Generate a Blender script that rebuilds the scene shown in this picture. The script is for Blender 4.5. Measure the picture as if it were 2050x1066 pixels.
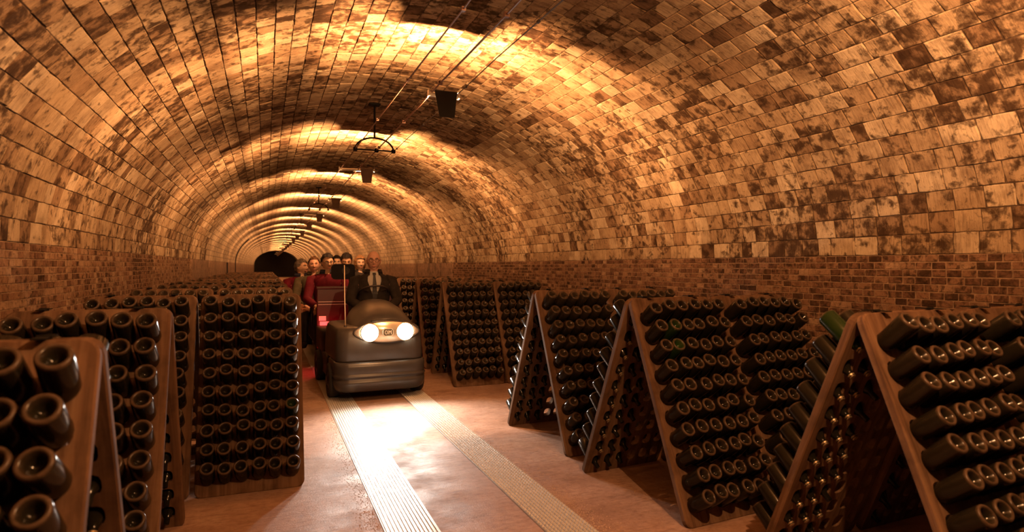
import bpy, bmesh, math, random
from math import sin, cos, pi, radians as R, sqrt, atan2, exp
from mathutils import Vector, Matrix, Euler
from mathutils.bvhtree import BVHTree

for o in list(bpy.data.objects):
    bpy.data.objects.remove(o, do_unlink=True)
scene = bpy.context.scene
COL = scene.collection
rnd = random.Random(7)

# ------------------------------------------------------------------ camera
EYE = 1.55
FPX = 1250.0
YAW = math.atan2(1025 - 532, FPX)
cam = bpy.data.cameras.new('camera')
cam.sensor_width = 36.0
cam.lens = FPX / 2050 * 36.0
cam.clip_start = 0.02
cam.clip_end = 300
cam.dof.use_dof = True
cam.dof.focus_distance = 6.5
cam.dof.aperture_fstop = 2.2
cam_ob = bpy.data.objects.new('camera', cam)
cam_ob.location = (0, 0, EYE)
cam_ob.rotation_euler = (R(90), 0, -YAW)
COL.objects.link(cam_ob)
scene.camera = cam_ob

# ------------------------------------------------------------------ world, exposure
world = bpy.data.worlds.new('world')
scene.world = world
world.use_nodes = True
world.node_tree.nodes['Background'].inputs[0].default_value = (0.9, 0.5, 0.25, 1)
world.node_tree.nodes['Background'].inputs[1].default_value = 0.004
vs = scene.view_settings
vs.view_transform = 'Standard'
vs.look = 'None'
vs.exposure = 0.0
vs.gamma = 1.0
vs.use_curve_mapping = False
LAMP_WATT = 1200.0
LAMP_COLOR = (1.0, 0.485, 0.20)
HEAD_WATT = 240.0


def project(p):
    """world point -> photograph pixel and depth"""
    s, c = sin(YAW), cos(YAW)
    xc = p[0] * c - p[1] * s
    zc = p[0] * s + p[1] * c
    if zc < 0.05:
        return None
    return (1025 + FPX * xc / zc, 533 - FPX * (p[2] - EYE) / zc, zc)


# ------------------------------------------------------------------ material helpers
def new_mat(name):
    m = bpy.data.materials.new(name)
    m.use_nodes = True
    nt = m.node_tree
    return m, nt, nt.nodes['Principled BSDF']


def nd(nt, kind, **kw):
    n = nt.nodes.new(kind)
    for k, v in kw.items():
        setattr(n, k, v)
    return n


def lk(nt, a, b):
    nt.links.new(a, b)


def ramp(nt, fac, stops):
    r = nd(nt, 'ShaderNodeValToRGB')
    els = r.color_ramp.elements
    while len(els) < len(stops):
        els.new(0.5)
    for e, (p, c) in zip(els, stops):
        e.position = p
        e.color = (c[0], c[1], c[2], 1) if not isinstance(c, (int, float)) else (c, c, c, 1)
    lk(nt, fac, r.inputs[0])
    return r.outputs[0]


def noise(nt, vec, scale, detail=4, rough=0.55, dist=0.0):
    n = nd(nt, 'ShaderNodeTexNoise')
    n.inputs['Scale'].default_value = scale
    n.inputs['Detail'].default_value = detail
    n.inputs['Roughness'].default_value = rough
    n.inputs['Distortion'].default_value = dist
    if vec is not None:
        lk(nt, vec, n.inputs['Vector'])
    return n.outputs['Fac']


def mixc(nt, fac, a, b, mode='MIX'):
    m = nd(nt, 'ShaderNodeMix', data_type='RGBA', blend_type=mode)
    for sock, v in ((m.inputs[0], fac), (m.inputs[6], a), (m.inputs[7], b)):
        if hasattr(v, 'links') or hasattr(v, 'is_linked'):
            lk(nt, v, sock)
        elif isinstance(v, (int, float)):
            sock.default_value = v
        else:
            sock.default_value = (v[0], v[1], v[2], 1)
    return m.outputs[2]


def mth(nt, op, a, b=0.0):
    m = nd(nt, 'ShaderNodeMath', operation=op)
    for sock, v in zip(m.inputs, (a, b)):
        if hasattr(v, 'is_linked'):
            lk(nt, v, sock)
        else:
            sock.default_value = v
    return m.outputs[0]


def bump(nt, bsdf, height, strength=0.4, dist=0.01):
    b = nd(nt, 'ShaderNodeBump')
    b.inputs['Strength'].default_value = strength
    b.inputs['Distance'].default_value = dist
    lk(nt, height, b.inputs['Height'])
    lk(nt, b.outputs[0], bsdf.inputs['Normal'])


def plain(name, col, rough=0.6, metal=0.0, var=0.15, scale=12, bumpy=0.0, emit=None, spec=0.5, coat=0.0):
    m, nt, b = new_mat(name)
    tc = nd(nt, 'ShaderNodeTexCoord')
    f = noise(nt, tc.outputs['Object'], scale, 5)
    lo = tuple(c * (1 - var) for c in col)
    hi = tuple(min(1, c * (1 + var)) for c in col)
    lk(nt, ramp(nt, f, [(0.3, lo), (0.7, hi)]), b.inputs['Base Color'])
    b.inputs['Roughness'].default_value = rough
    b.inputs['Metallic'].default_value = metal
    b.inputs['Specular IOR Level'].default_value = spec
    b.inputs['Coat Weight'].default_value = coat
    if bumpy:
        bump(nt, b, f, bumpy, 0.01)
    if emit:
        b.inputs['Emission Color'].default_value = (*emit[0], 1)
        b.inputs['Emission Strength'].default_value = emit[1]
    return m


def stone_mat(name, stops, stain_scale, streak=True):
    """stone and brick pieces: tone per piece from the 'tone' attribute, stains and grain from noise"""
    m, nt, b = new_mat(name)
    geo = nd(nt, 'ShaderNodeNewGeometry')
    at = nd(nt, 'ShaderNodeAttribute', attribute_name='tone')
    off = nd(nt, 'ShaderNodeVectorMath', operation='ADD')
    sc = nd(nt, 'ShaderNodeVectorMath', operation='SCALE')
    sc.inputs['Scale'].default_value = 37.0
    lk(nt, at.outputs['Color'], sc.inputs[0])
    lk(nt, geo.outputs['Position'], off.inputs[0])
    lk(nt, sc.outputs[0], off.inputs[1])
    base = ramp(nt, at.outputs['Fac'], stops)
    # blotchy black mould
    f1 = noise(nt, off.outputs[0], stain_scale, 6, 0.62, 0.3)
    big = noise(nt, geo.outputs['Position'], 0.9, 4, 0.6)
    thr = mth(nt, 'ADD', f1, mth(nt, 'MULTIPLY', mth(nt, 'SUBTRACT', big, 0.5), 0.55))
    thr = mth(nt, 'ADD', thr, mth(nt, 'MULTIPLY', mth(nt, 'SUBTRACT', 0.55, at.outputs['Fac']), 0.12))
    stain = ramp(nt, thr, [(0.51, 0.0), (0.565, 0.55), (0.65, 0.95)])
    c1 = mixc(nt, stain, base, (0.03, 0.016, 0.008))
    # fine grain, drawn out round the arch
    mp = nd(nt, 'ShaderNodeMapping')
    mp.inputs['Scale'].default_value = (9, 70, 9) if streak else (40, 40, 40)
    lk(nt, off.outputs[0], mp.inputs[0])
    f2 = noise(nt, mp.outputs[0], 1.0, 5, 0.65)
    c2 = mixc(nt, 0.75, c1, ramp(nt, f2, [(0.28, (0.42, 0.34, 0.28)), (0.5, (1, 0.97, 0.94)), (0.75, (1.15, 1.12, 1.05))]), 'MULTIPLY')
    f3 = noise(nt, off.outputs[0], 60, 4, 0.7)
    f5 = noise(nt, off.outputs[0], 6.0, 5, 0.6)
    c2 = mixc(nt, 0.8, c2, ramp(nt, f5, [(0.3, (0.50, 0.42, 0.36)), (0.5, (0.95, 0.92, 0.88)), (0.7, (1.2, 1.18, 1.12))]), 'MULTIPLY')
    c3 = mixc(nt, ramp(nt, f3, [(0.62, 0.0), (0.70, 0.8)]), c2, (0.035, 0.018, 0.01))
    lk(nt, c3, b.inputs['Base Color'])
    b.inputs['Roughness'].default_value = 0.85
    b.inputs['Specular IOR Level'].default_value = 0.08
    h = mth(nt, 'ADD', mth(nt, 'MULTIPLY', f2, 0.6), f1)
    bump(nt, b, h, 0.65, 0.014)
    return m


def laid_mat(name, c1, c2, cm, axis, bw, rh, stains=True):
    """masonry too far away to tell the pieces apart: brick pattern over a uv map in metres"""
    m, nt, b = new_mat(name)
    uv = nd(nt, 'ShaderNodeUVMap', uv_map='UVMap')
    br = nd(nt, 'ShaderNodeTexBrick')
    br.inputs['Scale'].default_value = 1.0
    br.inputs['Brick Width'].default_value = bw
    br.inputs['Row Height'].default_value = rh
    br.inputs['Mortar Size'].default_value = rh * 0.05
    br.inputs['Mortar Smooth'].default_value = 0.3
    br.inputs['Color1'].default_value = (*c1, 1)
    br.inputs['Color2'].default_value = (*c2, 1)
    br.inputs['Mortar'].default_value = (*cm, 1)
    lk(nt, uv.outputs[0], br.inputs['Vector'])
    geo = nd(nt, 'ShaderNodeNewGeometry')
    f1 = noise(nt, geo.outputs['Position'], 5.0, 6, 0.65)
    big = noise(nt, geo.outputs['Position'], 0.8, 4, 0.6)
    thr = mth(nt, 'ADD', f1, mth(nt, 'MULTIPLY', mth(nt, 'SUBTRACT', big, 0.5), 0.5))
    c = mixc(nt, ramp(nt, thr, [(0.50, 0.0), (0.70, 0.85)]), br.outputs['Color'], (0.03, 0.016, 0.008))
    lk(nt, c, b.inputs['Base Color'])
    b.inputs['Roughness'].default_value = 0.88
    b.inputs['Specular IOR Level'].default_value = 0.2
    bump(nt, b, mth(nt, 'ADD', mth(nt, 'MULTIPLY', br.outputs['Fac'], -0.6), f1), 0.5, 0.015)
    return m


# ------------------------------------------------------------------ materials
M = {}
STONE_STOPS = [(0.0, (0.092, 0.055, 0.031)), (0.22, (0.153, 0.099, 0.058)), (0.6, (0.217, 0.157, 0.097)), (1.0, (0.286, 0.226, 0.153))]
BRICK_STOPS = [(0.0, (0.039, 0.020, 0.012)), (0.35, (0.092, 0.048, 0.029)), (0.7, (0.143, 0.081, 0.048)), (1.0, (0.185, 0.120, 0.076))]
M['stone'] = stone_mat('stone_block_face', STONE_STOPS, 11.0)
M['brick'] = stone_mat('small_brick_face', BRICK_STOPS, 16.0, False)
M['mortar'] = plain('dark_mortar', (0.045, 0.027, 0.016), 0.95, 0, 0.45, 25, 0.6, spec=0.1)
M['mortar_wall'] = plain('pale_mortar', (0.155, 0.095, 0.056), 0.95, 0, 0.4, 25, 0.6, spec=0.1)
M['stone_far'] = laid_mat('laid_stone', (0.26, 0.19, 0.12), (0.16, 0.11, 0.063), (0.04, 0.024, 0.014), 0, 0.195, 0.147)
M['brick_far'] = laid_mat('laid_brick', (0.15, 0.087, 0.051), (0.10, 0.055, 0.033), (0.155, 0.095, 0.056), 0, 0.105, 0.052)


def floor_mat():
    m, nt, b = new_mat('worn_concrete')
    geo = nd(nt, 'ShaderNodeNewGeometry')
    p = geo.outputs['Position']
    f1 = noise(nt, p, 1.6, 6, 0.6, 0.4)
    f2 = noise(nt, p, 22, 6, 0.7)
    f3 = noise(nt, p, 110, 3, 0.7)
    c = ramp(nt, f1, [(0.3, (0.22, 0.13, 0.088)), (0.55, (0.33, 0.21, 0.15)), (0.75, (0.41, 0.29, 0.215))])
    c = mixc(nt, 0.7, c, ramp(nt, f2, [(0.3, (0.62, 0.52, 0.46)), (0.55, (1, 1, 1)), (0.8, (1.1, 1.08, 1.05))]), 'MULTIPLY')
    c = mixc(nt, ramp(nt, f3, [(0.66, 0.0), (0.72, 0.7)]), c, (0.10, 0.055, 0.035))
    mp = nd(nt, 'ShaderNodeMapping')
    mp.inputs['Scale'].default_value = (5, 34, 5)
    lk(nt, p, mp.inputs[0])
    f4 = noise(nt, mp.outputs[0], 1.0, 6, 0.7, 1.2)
    c = mixc(nt, 0.8, c, ramp(nt, f4, [(0.3, (0.58, 0.48, 0.42)), (0.5, (1, 0.98, 0.96)), (0.75, (1.15, 1.12, 1.1))]), 'MULTIPLY')
    lk(nt, c, b.inputs['Base Color'])
    lk(nt, ramp(nt, noise(nt, p, 2.3, 5, 0.6), [(0.36, 0.42), (0.62, 0.7)]), b.inputs['Roughness'])
    b.inputs['Specular IOR Level'].default_value = 0.22
    bump(nt, b, mth(nt, 'ADD', mth(nt, 'ADD', mth(nt, 'MULTIPLY', f2, 0.5), f3), f4), 0.34, 0.009)
    return m


M['floor'] = floor_mat()
M['strip_base'] = plain('dull_strip_metal', (0.22, 0.19, 0.16), 0.45, 0.25, 0.15, 40, 0.1)
M['strip'] = plain('worn_pale_metal', (0.52, 0.49, 0.45), 0.40, 0.25, 0.12, 40, 0.1)
M['gravel'] = plain('loose_grit', (0.42, 0.29, 0.20), 0.8, 0, 0.4, 60)


def wood_mat():
    m, nt, b = new_mat('rack_wood')
    tc = nd(nt, 'ShaderNodeTexCoord')
    oi = nd(nt, 'ShaderNodeObjectInfo')
    mp = nd(nt, 'ShaderNodeMapping')
    mp.inputs['Scale'].default_value = (22, 22, 1.6)
    ad = nd(nt, 'ShaderNodeVectorMath', operation='ADD')
    lk(nt, tc.outputs['Object'], ad.inputs[0])
    lk(nt, oi.outputs['Random'], ad.inputs[1])
    lk(nt, ad.outputs[0], mp.inputs[0])
    f = noise(nt, mp.outputs[0], 1.0, 6, 0.65, 0.6)
    f2 = noise(nt, ad.outputs[0], 5, 5, 0.6)
    c = ramp(nt, f, [(0.25, (0.048, 0.025, 0.014)), (0.5, (0.12, 0.066, 0.037)), (0.8, (0.20, 0.122, 0.070))])
    c = mixc(nt, ramp(nt, f2, [(0.45, 0.0), (0.72, 0.6)]), c, (0.02, 0.011, 0.007))
    lk(nt, c, b.inputs['Base Color'])
    b.inputs['Roughness'].default_value = 0.8
    b.inputs['Specular IOR Level'].default_value = 0.06
    bump(nt, b, f, 0.35, 0.006)
    return m


M['wood'] = wood_mat()


def bottle_mat():
    m, nt, b = new_mat('dark_bottle_glass')
    oi = nd(nt, 'ShaderNodeObjectInfo')
    at = nd(nt, 'ShaderNodeAttribute', attribute_name='tone')
    tc = nd(nt, 'ShaderNodeTexCoord')
    f = noise(nt, tc.outputs['Object'], 30, 4, 0.6)
    rv = mth(nt, 'ADD', oi.outputs['Random'], 0.0)
    glass = ramp(nt, rv, [(0.0, (0.009, 0.007, 0.004)), (0.965, (0.008, 0.007, 0.004)), (0.98, (0.008, 0.022, 0.004)), (1.0, (0.012, 0.035, 0.005))])
    # dust lies on the heel ring of the base ('tone' marks it)
    d = mth(nt, 'MULTIPLY', at.outputs['Fac'], ramp(nt, f, [(0.3, 0.35), (0.6, 1.0)]))
    c = mixc(nt, d, glass, (0.075, 0.045, 0.027))
    lk(nt, c, b.inputs['Base Color'])
    lk(nt, mth(nt, 'ADD', mth(nt, 'MULTIPLY', d, 0.35), 0.13), b.inputs['Roughness'])
    b.inputs['IOR'].default_value = 1.52
    b.inputs['Specular IOR Level'].default_value = 0.16
    return m


M['glass'] = bottle_mat()
M['cap'] = plain('crown_cap_metal', (0.26, 0.19, 0.11), 0.4, 0.6, 0.2, 30)
M['black_metal'] = plain('black_iron', (0.006, 0.005, 0.004), 0.8, 0.0, 0.3, 20, spec=0.1)
M['plate'] = plain('shade_plate_unlit_tone', (0.008, 0.006, 0.005), 0.8, 0.0, 0.2, 10)  # nearest plates: backlit darkness put into the colour
M['plate_lit_tone'] = plain('shade_plate_lit_tone', (0.17, 0.125, 0.10), 0.6, 0.1, 0.2, 10)  # same plates farther on, coloured lighter as if lit by the previous lamp
M['white_holder'] = plain('white_lamp_holder', (0.62, 0.60, 0.55), 0.45, 0, 0.06, 20)
M['bulb'] = plain('lit_bulb', (1, 0.9, 0.7), 0.5, 0, 0.0, 5, emit=((1.0, 0.72, 0.40), 6.0))
M['copper'] = plain('brown_cable', (0.16, 0.075, 0.045), 0.5, 0.1, 0.3, 30)
M['dark_cable'] = plain('black_cable', (0.03, 0.02, 0.016), 0.6, 0, 0.2, 30)
M['hood'] = plain('grey_tractor_plastic', (0.05, 0.043, 0.038), 0.36, 0.0, 0.12, 9, 0.03)
M['bumper'] = plain('charcoal_bumper', (0.04, 0.034, 0.03), 0.32, 0.0, 0.12, 9, 0.03)
M['rubber'] = plain('tyre_rubber', (0.02, 0.017, 0.015), 0.8, 0, 0.3, 30)
M['head_glow'] = plain('lit_headlight', (1, 0.95, 0.85), 0.3, 0, 0.0, 5, emit=((1.0, 0.86, 0.62), 45.0))
M['reflector'] = plain('headlight_reflector', (0.80, 0.70, 0.55), 0.22, 0.6, 0.06, 15)
M['badge_dark'] = plain('badge_field', (0.09, 0.085, 0.06), 0.5, 0, 0.1, 10)
M['badge_white'] = plain('badge_letters', (0.85, 0.84, 0.74), 0.5, 0, 0.05, 10)
M['red_paint'] = plain('dark_red_paint', (0.05, 0.01, 0.009), 0.33, 0.0, 0.18, 6, 0.02)
M['red_glow'] = plain('lit_red_lamp', (0.9, 0.05, 0.05), 0.4, 0, 0.0, 5, emit=((1.0, 0.03, 0.05), 14.0))
M['red_chain'] = plain('red_chain_plastic', (0.55, 0.05, 0.06), 0.45, 0, 0.15, 20)
M['pale_trim'] = plain('pale_trim_metal', (0.62, 0.50, 0.42), 0.35, 0.5, 0.1, 20)
M['pale_plate'] = plain('pale_plate_paint', (0.85, 0.72, 0.66), 0.5, 0, 0.06, 20)
M['dark_paint'] = plain('near_black_paint', (0.025, 0.017, 0.015), 0.45, 0.1, 0.2, 12)
M['black_matte'] = plain('matte_black_plastic', (0.007, 0.006, 0.005), 0.7, 0, 0.2, 12, spec=0.15)
M['whip'] = plain('pale_whip_rod', (0.72, 0.55, 0.36), 0.4, 0, 0.1, 30)
M['jacket_black'] = plain('black_jacket_cloth', (0.022, 0.017, 0.014), 0.85, 0, 0.3, 18, 0.3, spec=0.12)
M['jacket_red'] = plain('crimson_jacket_cloth', (0.07, 0.003, 0.008), 0.8, 0, 0.25, 14, 0.3, spec=0.12)
M['jacket_olive'] = plain('dark_olive_cloth', (0.055, 0.042, 0.022), 0.85, 0, 0.3, 14, 0.3, spec=0.12)
M['shirt'] = plain('white_shirt_cloth', (0.38, 0.36, 0.32), 0.8, 0, 0.08, 20, 0.1, spec=0.12)
M['tie'] = plain('black_tie_cloth', (0.012, 0.011, 0.012), 0.6, 0, 0.2, 40)
M['collar_navy'] = plain('navy_collar_cloth', (0.018, 0.018, 0.030), 0.85, 0, 0.2, 20, spec=0.12)
M['trouser'] = plain('dark_trouser_cloth', (0.022, 0.02, 0.02), 0.85, 0, 0.2, 20, spec=0.12)
M['skin_warm'] = plain('warm_skin', (0.449, 0.239, 0.160), 0.55, 0, 0.1, 16)
M['skin_tan'] = plain('tan_skin', (0.406, 0.232, 0.139), 0.55, 0, 0.1, 16)
M['skin_pale'] = plain('pale_skin', (0.522, 0.349, 0.246), 0.55, 0, 0.08, 16)
M['lips'] = plain('lip_skin', (0.42, 0.15, 0.11), 0.5, 0, 0.1, 20)
M['eye_white'] = plain('eye_white', (0.75, 0.70, 0.64), 0.3, 0, 0.02, 20)
M['eye_dark'] = plain('eye_iris', (0.03, 0.018, 0.012), 0.2, 0, 0.1, 20)
M['hair_dark'] = plain('dark_hair', (0.012, 0.008, 0.006), 0.7, 0, 0.3, 60, 0.2, spec=0.12)
M['hair_brown'] = plain('brown_hair', (0.085, 0.042, 0.020), 0.6, 0, 0.4, 60, 0.5, spec=0.12)
M['hair_grey'] = plain('grey_hair', (0.10, 0.078, 0.06), 0.65, 0, 0.5, 60, 0.5, spec=0.12)
M['hair_fair'] = plain('fair_hair', (0.26, 0.14, 0.065), 0.6, 0, 0.4, 60, 0.5, spec=0.12)
M['frame'] = plain('dark_spectacle_frame', (0.02, 0.016, 0.014), 0.35, 0.2, 0.1, 20)
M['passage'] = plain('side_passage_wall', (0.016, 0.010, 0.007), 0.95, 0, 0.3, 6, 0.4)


# ------------------------------------------------------------------ mesh helpers
class MB:
    def __init__(self):
        self.v, self.f, self.mi, self.tone, self.sm = [], [], [], [], []
        self.cur, self.smooth, self.t = 0, False, 0.5

    def add(self, verts, faces, tone=None):
        n = len(self.v)
        self.v.extend([tuple(p) for p in verts])
        self.tone.extend([self.t if tone is None else tone] * len(verts) if not isinstance(tone, list) else tone)
        for f in faces:
            self.f.append(tuple(i + n for i in f))
            self.mi.append(self.cur)
            self.sm.append(self.smooth)
        return self

    def box(self, c, s, rot=None, bev=0.0):
        x, y, z = s[0] / 2, s[1] / 2, s[2] / 2
        if bev <= 0:
            vs_ = [(a * x, b * y, d * z) for a in (-1, 1) for b in (-1, 1) for d in (-1, 1)]
            fs = [(0, 1, 3, 2), (4, 6, 7, 5), (0, 4, 5, 1), (2, 3, 7, 6), (0, 2, 6, 4), (1, 5, 7, 3)]
        else:
            bm = bmesh.new()
            bmesh.ops.create_cube(bm, size=1)
            bmesh.ops.scale(bm, vec=(2 * x, 2 * y, 2 * z), verts=bm.verts)
            bmesh.ops.bevel(bm, geom=list(bm.edges), offset=min(bev, x * .95, y * .95, z * .95), segments=2, affect='EDGES', profile=0.5)
            bm.verts.index_update()
            vs_ = [tuple(v.co) for v in bm.verts]
            fs = [tuple(v.index for v in f.verts) for f in bm.faces]
            bm.free()
        mt = Matrix.Translation(c)
        if rot is not None:
            mt = mt @ Euler(rot).to_matrix().to_4x4()
        return self.add([mt @ Vector(p) for p in vs_], fs)

    def tube(self, pts, rad, n=8, cap=True, closed=False):
        pts = [Vector(p) for p in pts]
        k = len(pts)
        rad = [rad] * k if isinstance(rad, (int, float)) else rad
        up = None
        vs_, fs = [], []
        for i, p in enumerate(pts):
            if closed:
                t = (pts[(i + 1) % k] - pts[i - 1]).normalized()
            else:
                t = (pts[min(i + 1, k - 1)] - pts[max(i - 1, 0)]).normalized()
            if up is None:
                up = Vector((0, 0, 1)) if abs(t.z) < 0.9 else Vector((0, 1, 0))
            a = t.cross(up)
            if a.length < 1e-5:
                a = t.orthogonal()
            a.normalize()
            b_ = a.cross(t)
            up = b_
            for j in range(n):
                g = 2 * pi * j / n
                vs_.append(p + (a * cos(g) + b_ * sin(g)) * rad[i])
        m = k if closed else k - 1
        for i in range(m):
            for j in range(n):
                i2, j2 = (i + 1) % k, (j + 1) % n
                fs.append((i * n + j, i * n + j2, i2 * n + j2, i2 * n + j))
        if cap and not closed:
            fs.append(tuple(range(n - 1, -1, -1)))
            fs.append(tuple((k - 1) * n + j for j in range(n)))
        return self.add(vs_, fs)

    def lathe(self, prof, n=16, mat=None, tones=None):
        """profile of (r, z) round local z"""
        vs_, fs, tn = [], [], []
        idx = []
        for q, (r, z) in enumerate(prof):
            t = self.t if tones is None else tones[q]
            if r < 1e-6:
                idx.append([len(vs_)] * n)
                vs_.append((0, 0, z)); tn.append(t)
            else:
                idx.append(list(range(len(vs_), len(vs_) + n)))
                vs_ += [(r * cos(2 * pi * j / n), r * sin(2 * pi * j / n), z) for j in range(n)]
                tn += [t] * n
        for q in range(len(prof) - 1):
            for j in range(n):
                a, b_, c, d = idx[q][j], idx[q][(j + 1) % n], idx[q + 1][(j + 1) % n], idx[q + 1][j]
                f = []
                for i in (a, b_, c, d):
                    if i not in f:
                        f.append(i)
                if len(f) > 2:
                    fs.append(tuple(f))
        if mat is not None:
            vs_ = [mat @ Vector(p) for p in vs_]
        return self.add(vs_, fs, tn)

    def ball(self, c, r, n=12, m=8, rot=None):
        r = (r, r, r) if isinstance(r, (int, float)) else r
        mt = Matrix.Translation(c)
        if rot is not None:
            mt = mt @ Euler(rot).to_matrix().to_4x4()
        mt = mt @ Matrix.Diagonal((*r, 1))
        return self.lathe([(sin(pi * i / m), -cos(pi * i / m)) for i in range(m + 1)], n, mt)

    def loft(self, rings, cap=True):
        n = len(rings[0])
        vs_ = [p for r in rings for p in r]
        fs = []
        for i in range(len(rings) - 1):
            for j in range(n):
                j2 = (j + 1) % n
                fs.append((i * n + j, i * n + j2, (i + 1) * n + j2, (i + 1) * n + j))
        if cap:
            fs.append(tuple(range(n - 1, -1, -1)))
            fs.append(tuple((len(rings) - 1) * n + j for j in range(n)))
        return self.add(vs_, fs)

    def prism(self, poly, y0, y1):
        """polygon in x,z pulled along y"""
        n = len(poly)
        vs_ = [(x, y0, z) for x, z in poly] + [(x, y1, z) for x, z in poly]
        fs = [tuple(range(n)), tuple(range(2 * n - 1, n - 1, -1))]
        fs += [(j, j + n, (j + 1) % n + n, (j + 1) % n) for j in range(n)]
        return self.add(vs_, fs)

    def mesh(self, name, mats, attr=False, fixn=True):
        me = bpy.data.meshes.new(name)
        me.from_pydata(self.v, [], self.f)
        for mt in (mats if isinstance(mats, (list, tuple)) else [mats]):
            me.materials.append(M[mt] if isinstance(mt, str) else mt)
        me.polygons.foreach_set('material_index', self.mi)
        me.polygons.foreach_set('use_smooth', self.sm)
        if attr:
            ca = me.color_attributes.new('tone', 'FLOAT_COLOR', 'POINT')
            flat = []
            for t in self.tone:
                flat += [t, t, t, 1.0]
            ca.data.foreach_set('color', flat)
        if fixn:
            bm = bmesh.new()
            bm.from_mesh(me)
            bmesh.ops.recalc_face_normals(bm, faces=bm.faces)
            bm.to_mesh(me)
            bm.free()
        me.update()
        return me

    def build(self, name, mats, parent=None, loc=None, rot=None, attr=False, fixn=True):
        return link(name, self.mesh(name, mats, attr, fixn), parent, loc, rot)


def link(name, data, parent=None, loc=None, rot=None):
    o = bpy.data.objects.new(name, data)
    COL.objects.link(o)
    if parent is not None:
        o.parent = parent
    if loc is not None:
        o.location = loc
    if rot is not None:
        o.rotation_euler = rot
    return o


def tag(o, label=None, cat=None, group=None, kind=None):
    if label: o['label'] = label
    if cat: o['category'] = cat
    if group: o['group'] = group
    if kind: o['kind'] = kind
    return o


def empty(name, loc=(0, 0, 0), rz=0.0):
    o = link(name, None, None, loc, (0, 0, rz))
    o.empty_display_size = 0.1
    return o


NUM = ['zero', 'one', 'two', 'three', 'four', 'five', 'six', 'seven', 'eight', 'nine', 'ten', 'eleven', 'twelve', 'thirteen',
       'fourteen', 'fifteen', 'sixteen', 'seventeen', 'eighteen', 'nineteen', 'twenty']
ORD = ['zeroth', 'first', 'second', 'third', 'fourth', 'fifth', 'sixth', 'seventh', 'eighth', 'ninth', 'tenth', 'eleventh', 'twelfth',
       'thirteenth', 'fourteenth', 'fifteenth', 'sixteenth', 'seventeenth', 'eighteenth', 'nineteenth', 'twentieth']

# ================================================================== the tunnel
XC, HALF, RISE = 1.42, 2.90, 2.0
XL, XR = XC - HALF, XC + HALF
ZL, ZR = 1.70, 1.63
Y0, YN, Y_END = -7.0, 18.0, 96.0


def zs_at(x):
    return ZL + (ZR - ZL) * (x - XL) / (XR - XL)


def vault(t):
    """t = 0 left spring .. 1 right spring (angle share)"""
    a = pi * (1 - t)
    x = XC + HALF * cos(a)
    return Vector((x, 0, zs_at(x) + RISE * sin(a)))


TAB = [0.0]
NT = 720
for i in range(NT):
    TAB.append(TAB[-1] + (vault((i + 1) / NT) - vault(i / NT)).length)
ARC = TAB[-1]


def vault_s(s):
    s = min(max(s, 0.0), ARC)
    lo, hi = 0, NT
    while hi - lo > 1:
        mid = (lo + hi) // 2
        if TAB[mid] <= s:
            lo = mid
        else:
            hi = mid
    fr = (s - TAB[lo]) / (TAB[lo + 1] - TAB[lo])
    return vault((lo + fr) / NT)


def vault_n(s):
    d = vault_s(s + 0.01) - vault_s(s - 0.01)
    d.normalize()
    n = Vector((d.z, 0, -d.x))
    c = Vector((XC, 0, 1.9)) - vault_s(s)
    return n if n.dot(c) > 0 else -n


def grid_shell(name, mat, ys, ss, skip=None, offset=0.0):
    """vault skin with uv in metres (y, s)"""
    bm = bmesh.new()
    uvl = bm.loops.layers.uv.new('UVMap')
    vs_ = {}
    for i, y in enumerate(ys):
        for j, s in enumerate(ss):
            p = vault_s(s)
            vs_[i, j] = bm.verts.new((p.x, y, p.z))
    for i in range(len(ys) - 1):
        for j in range(len(ss) - 1):
            if skip and skip((ys[i] + ys[i + 1]) / 2, (ss[j] + ss[j + 1]) / 2):
                continue
            f = bm.faces.new((vs_[i, j], vs_[i, j + 1], vs_[i + 1, j + 1], vs_[i + 1, j]))
            f.smooth = True
            for lp, (a, b_) in zip(f.loops, ((i, j), (i, j + 1), (i + 1, j + 1), (i + 1, j))):
                lp[uvl].uv = (ys[a], ss[b_])
    me = bpy.data.meshes.new(name)
    bm.to_mesh(me)
    bm.free()
    me.materials.append(M[mat])
    return link(name, me)


def frange(a, b, n):
    return [a + (b - a) * i / n for i in range(n + 1)]


def opening(y, z_or_s):
    return False


OPEN1 = (27.8, 28.9)
OPEN2 = (35.2, 36.4)
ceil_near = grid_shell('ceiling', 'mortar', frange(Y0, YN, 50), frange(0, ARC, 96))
tag(ceil_near, 'rough stone barrel vault arching over the bottle racks', None, None, 'structure')
ys_far = sorted(set(frange(YN, Y_END, 156) + [OPEN2[0], OPEN2[1]]))
ceil_far = grid_shell('ceiling_far', 'stone_far', ys_far, frange(0, ARC, 80),
                      lambda y, s: OPEN2[0] < y < OPEN2[1] and s < 1.5)
tag(ceil_far, 'distant stretch of the stone vault lit in rings', None, None, 'structure')


def wall_sheet(name, mat, x, z1, ys, label, skip=None):
    bm = bmesh.new()
    uvl = bm.loops.layers.uv.new('UVMap')
    for i in range(len(ys) - 1):
        if skip and skip((ys[i] + ys[i + 1]) / 2):
            continue
        q = [(x, ys[i], -0.02), (x, ys[i + 1], -0.02), (x, ys[i + 1], z1), (x, ys[i], z1)]
        f = bm.faces.new([bm.verts.new(p) for p in q])
        for lp, p in zip(f.loops, q):
            lp[uvl].uv = (p[1], p[2])
    me = bpy.data.meshes.new(name)
    bm.to_mesh(me)
    bm.free()
    me.materials.append(M[mat])
    return tag(link(name, me), label, None, None, 'structure')


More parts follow.
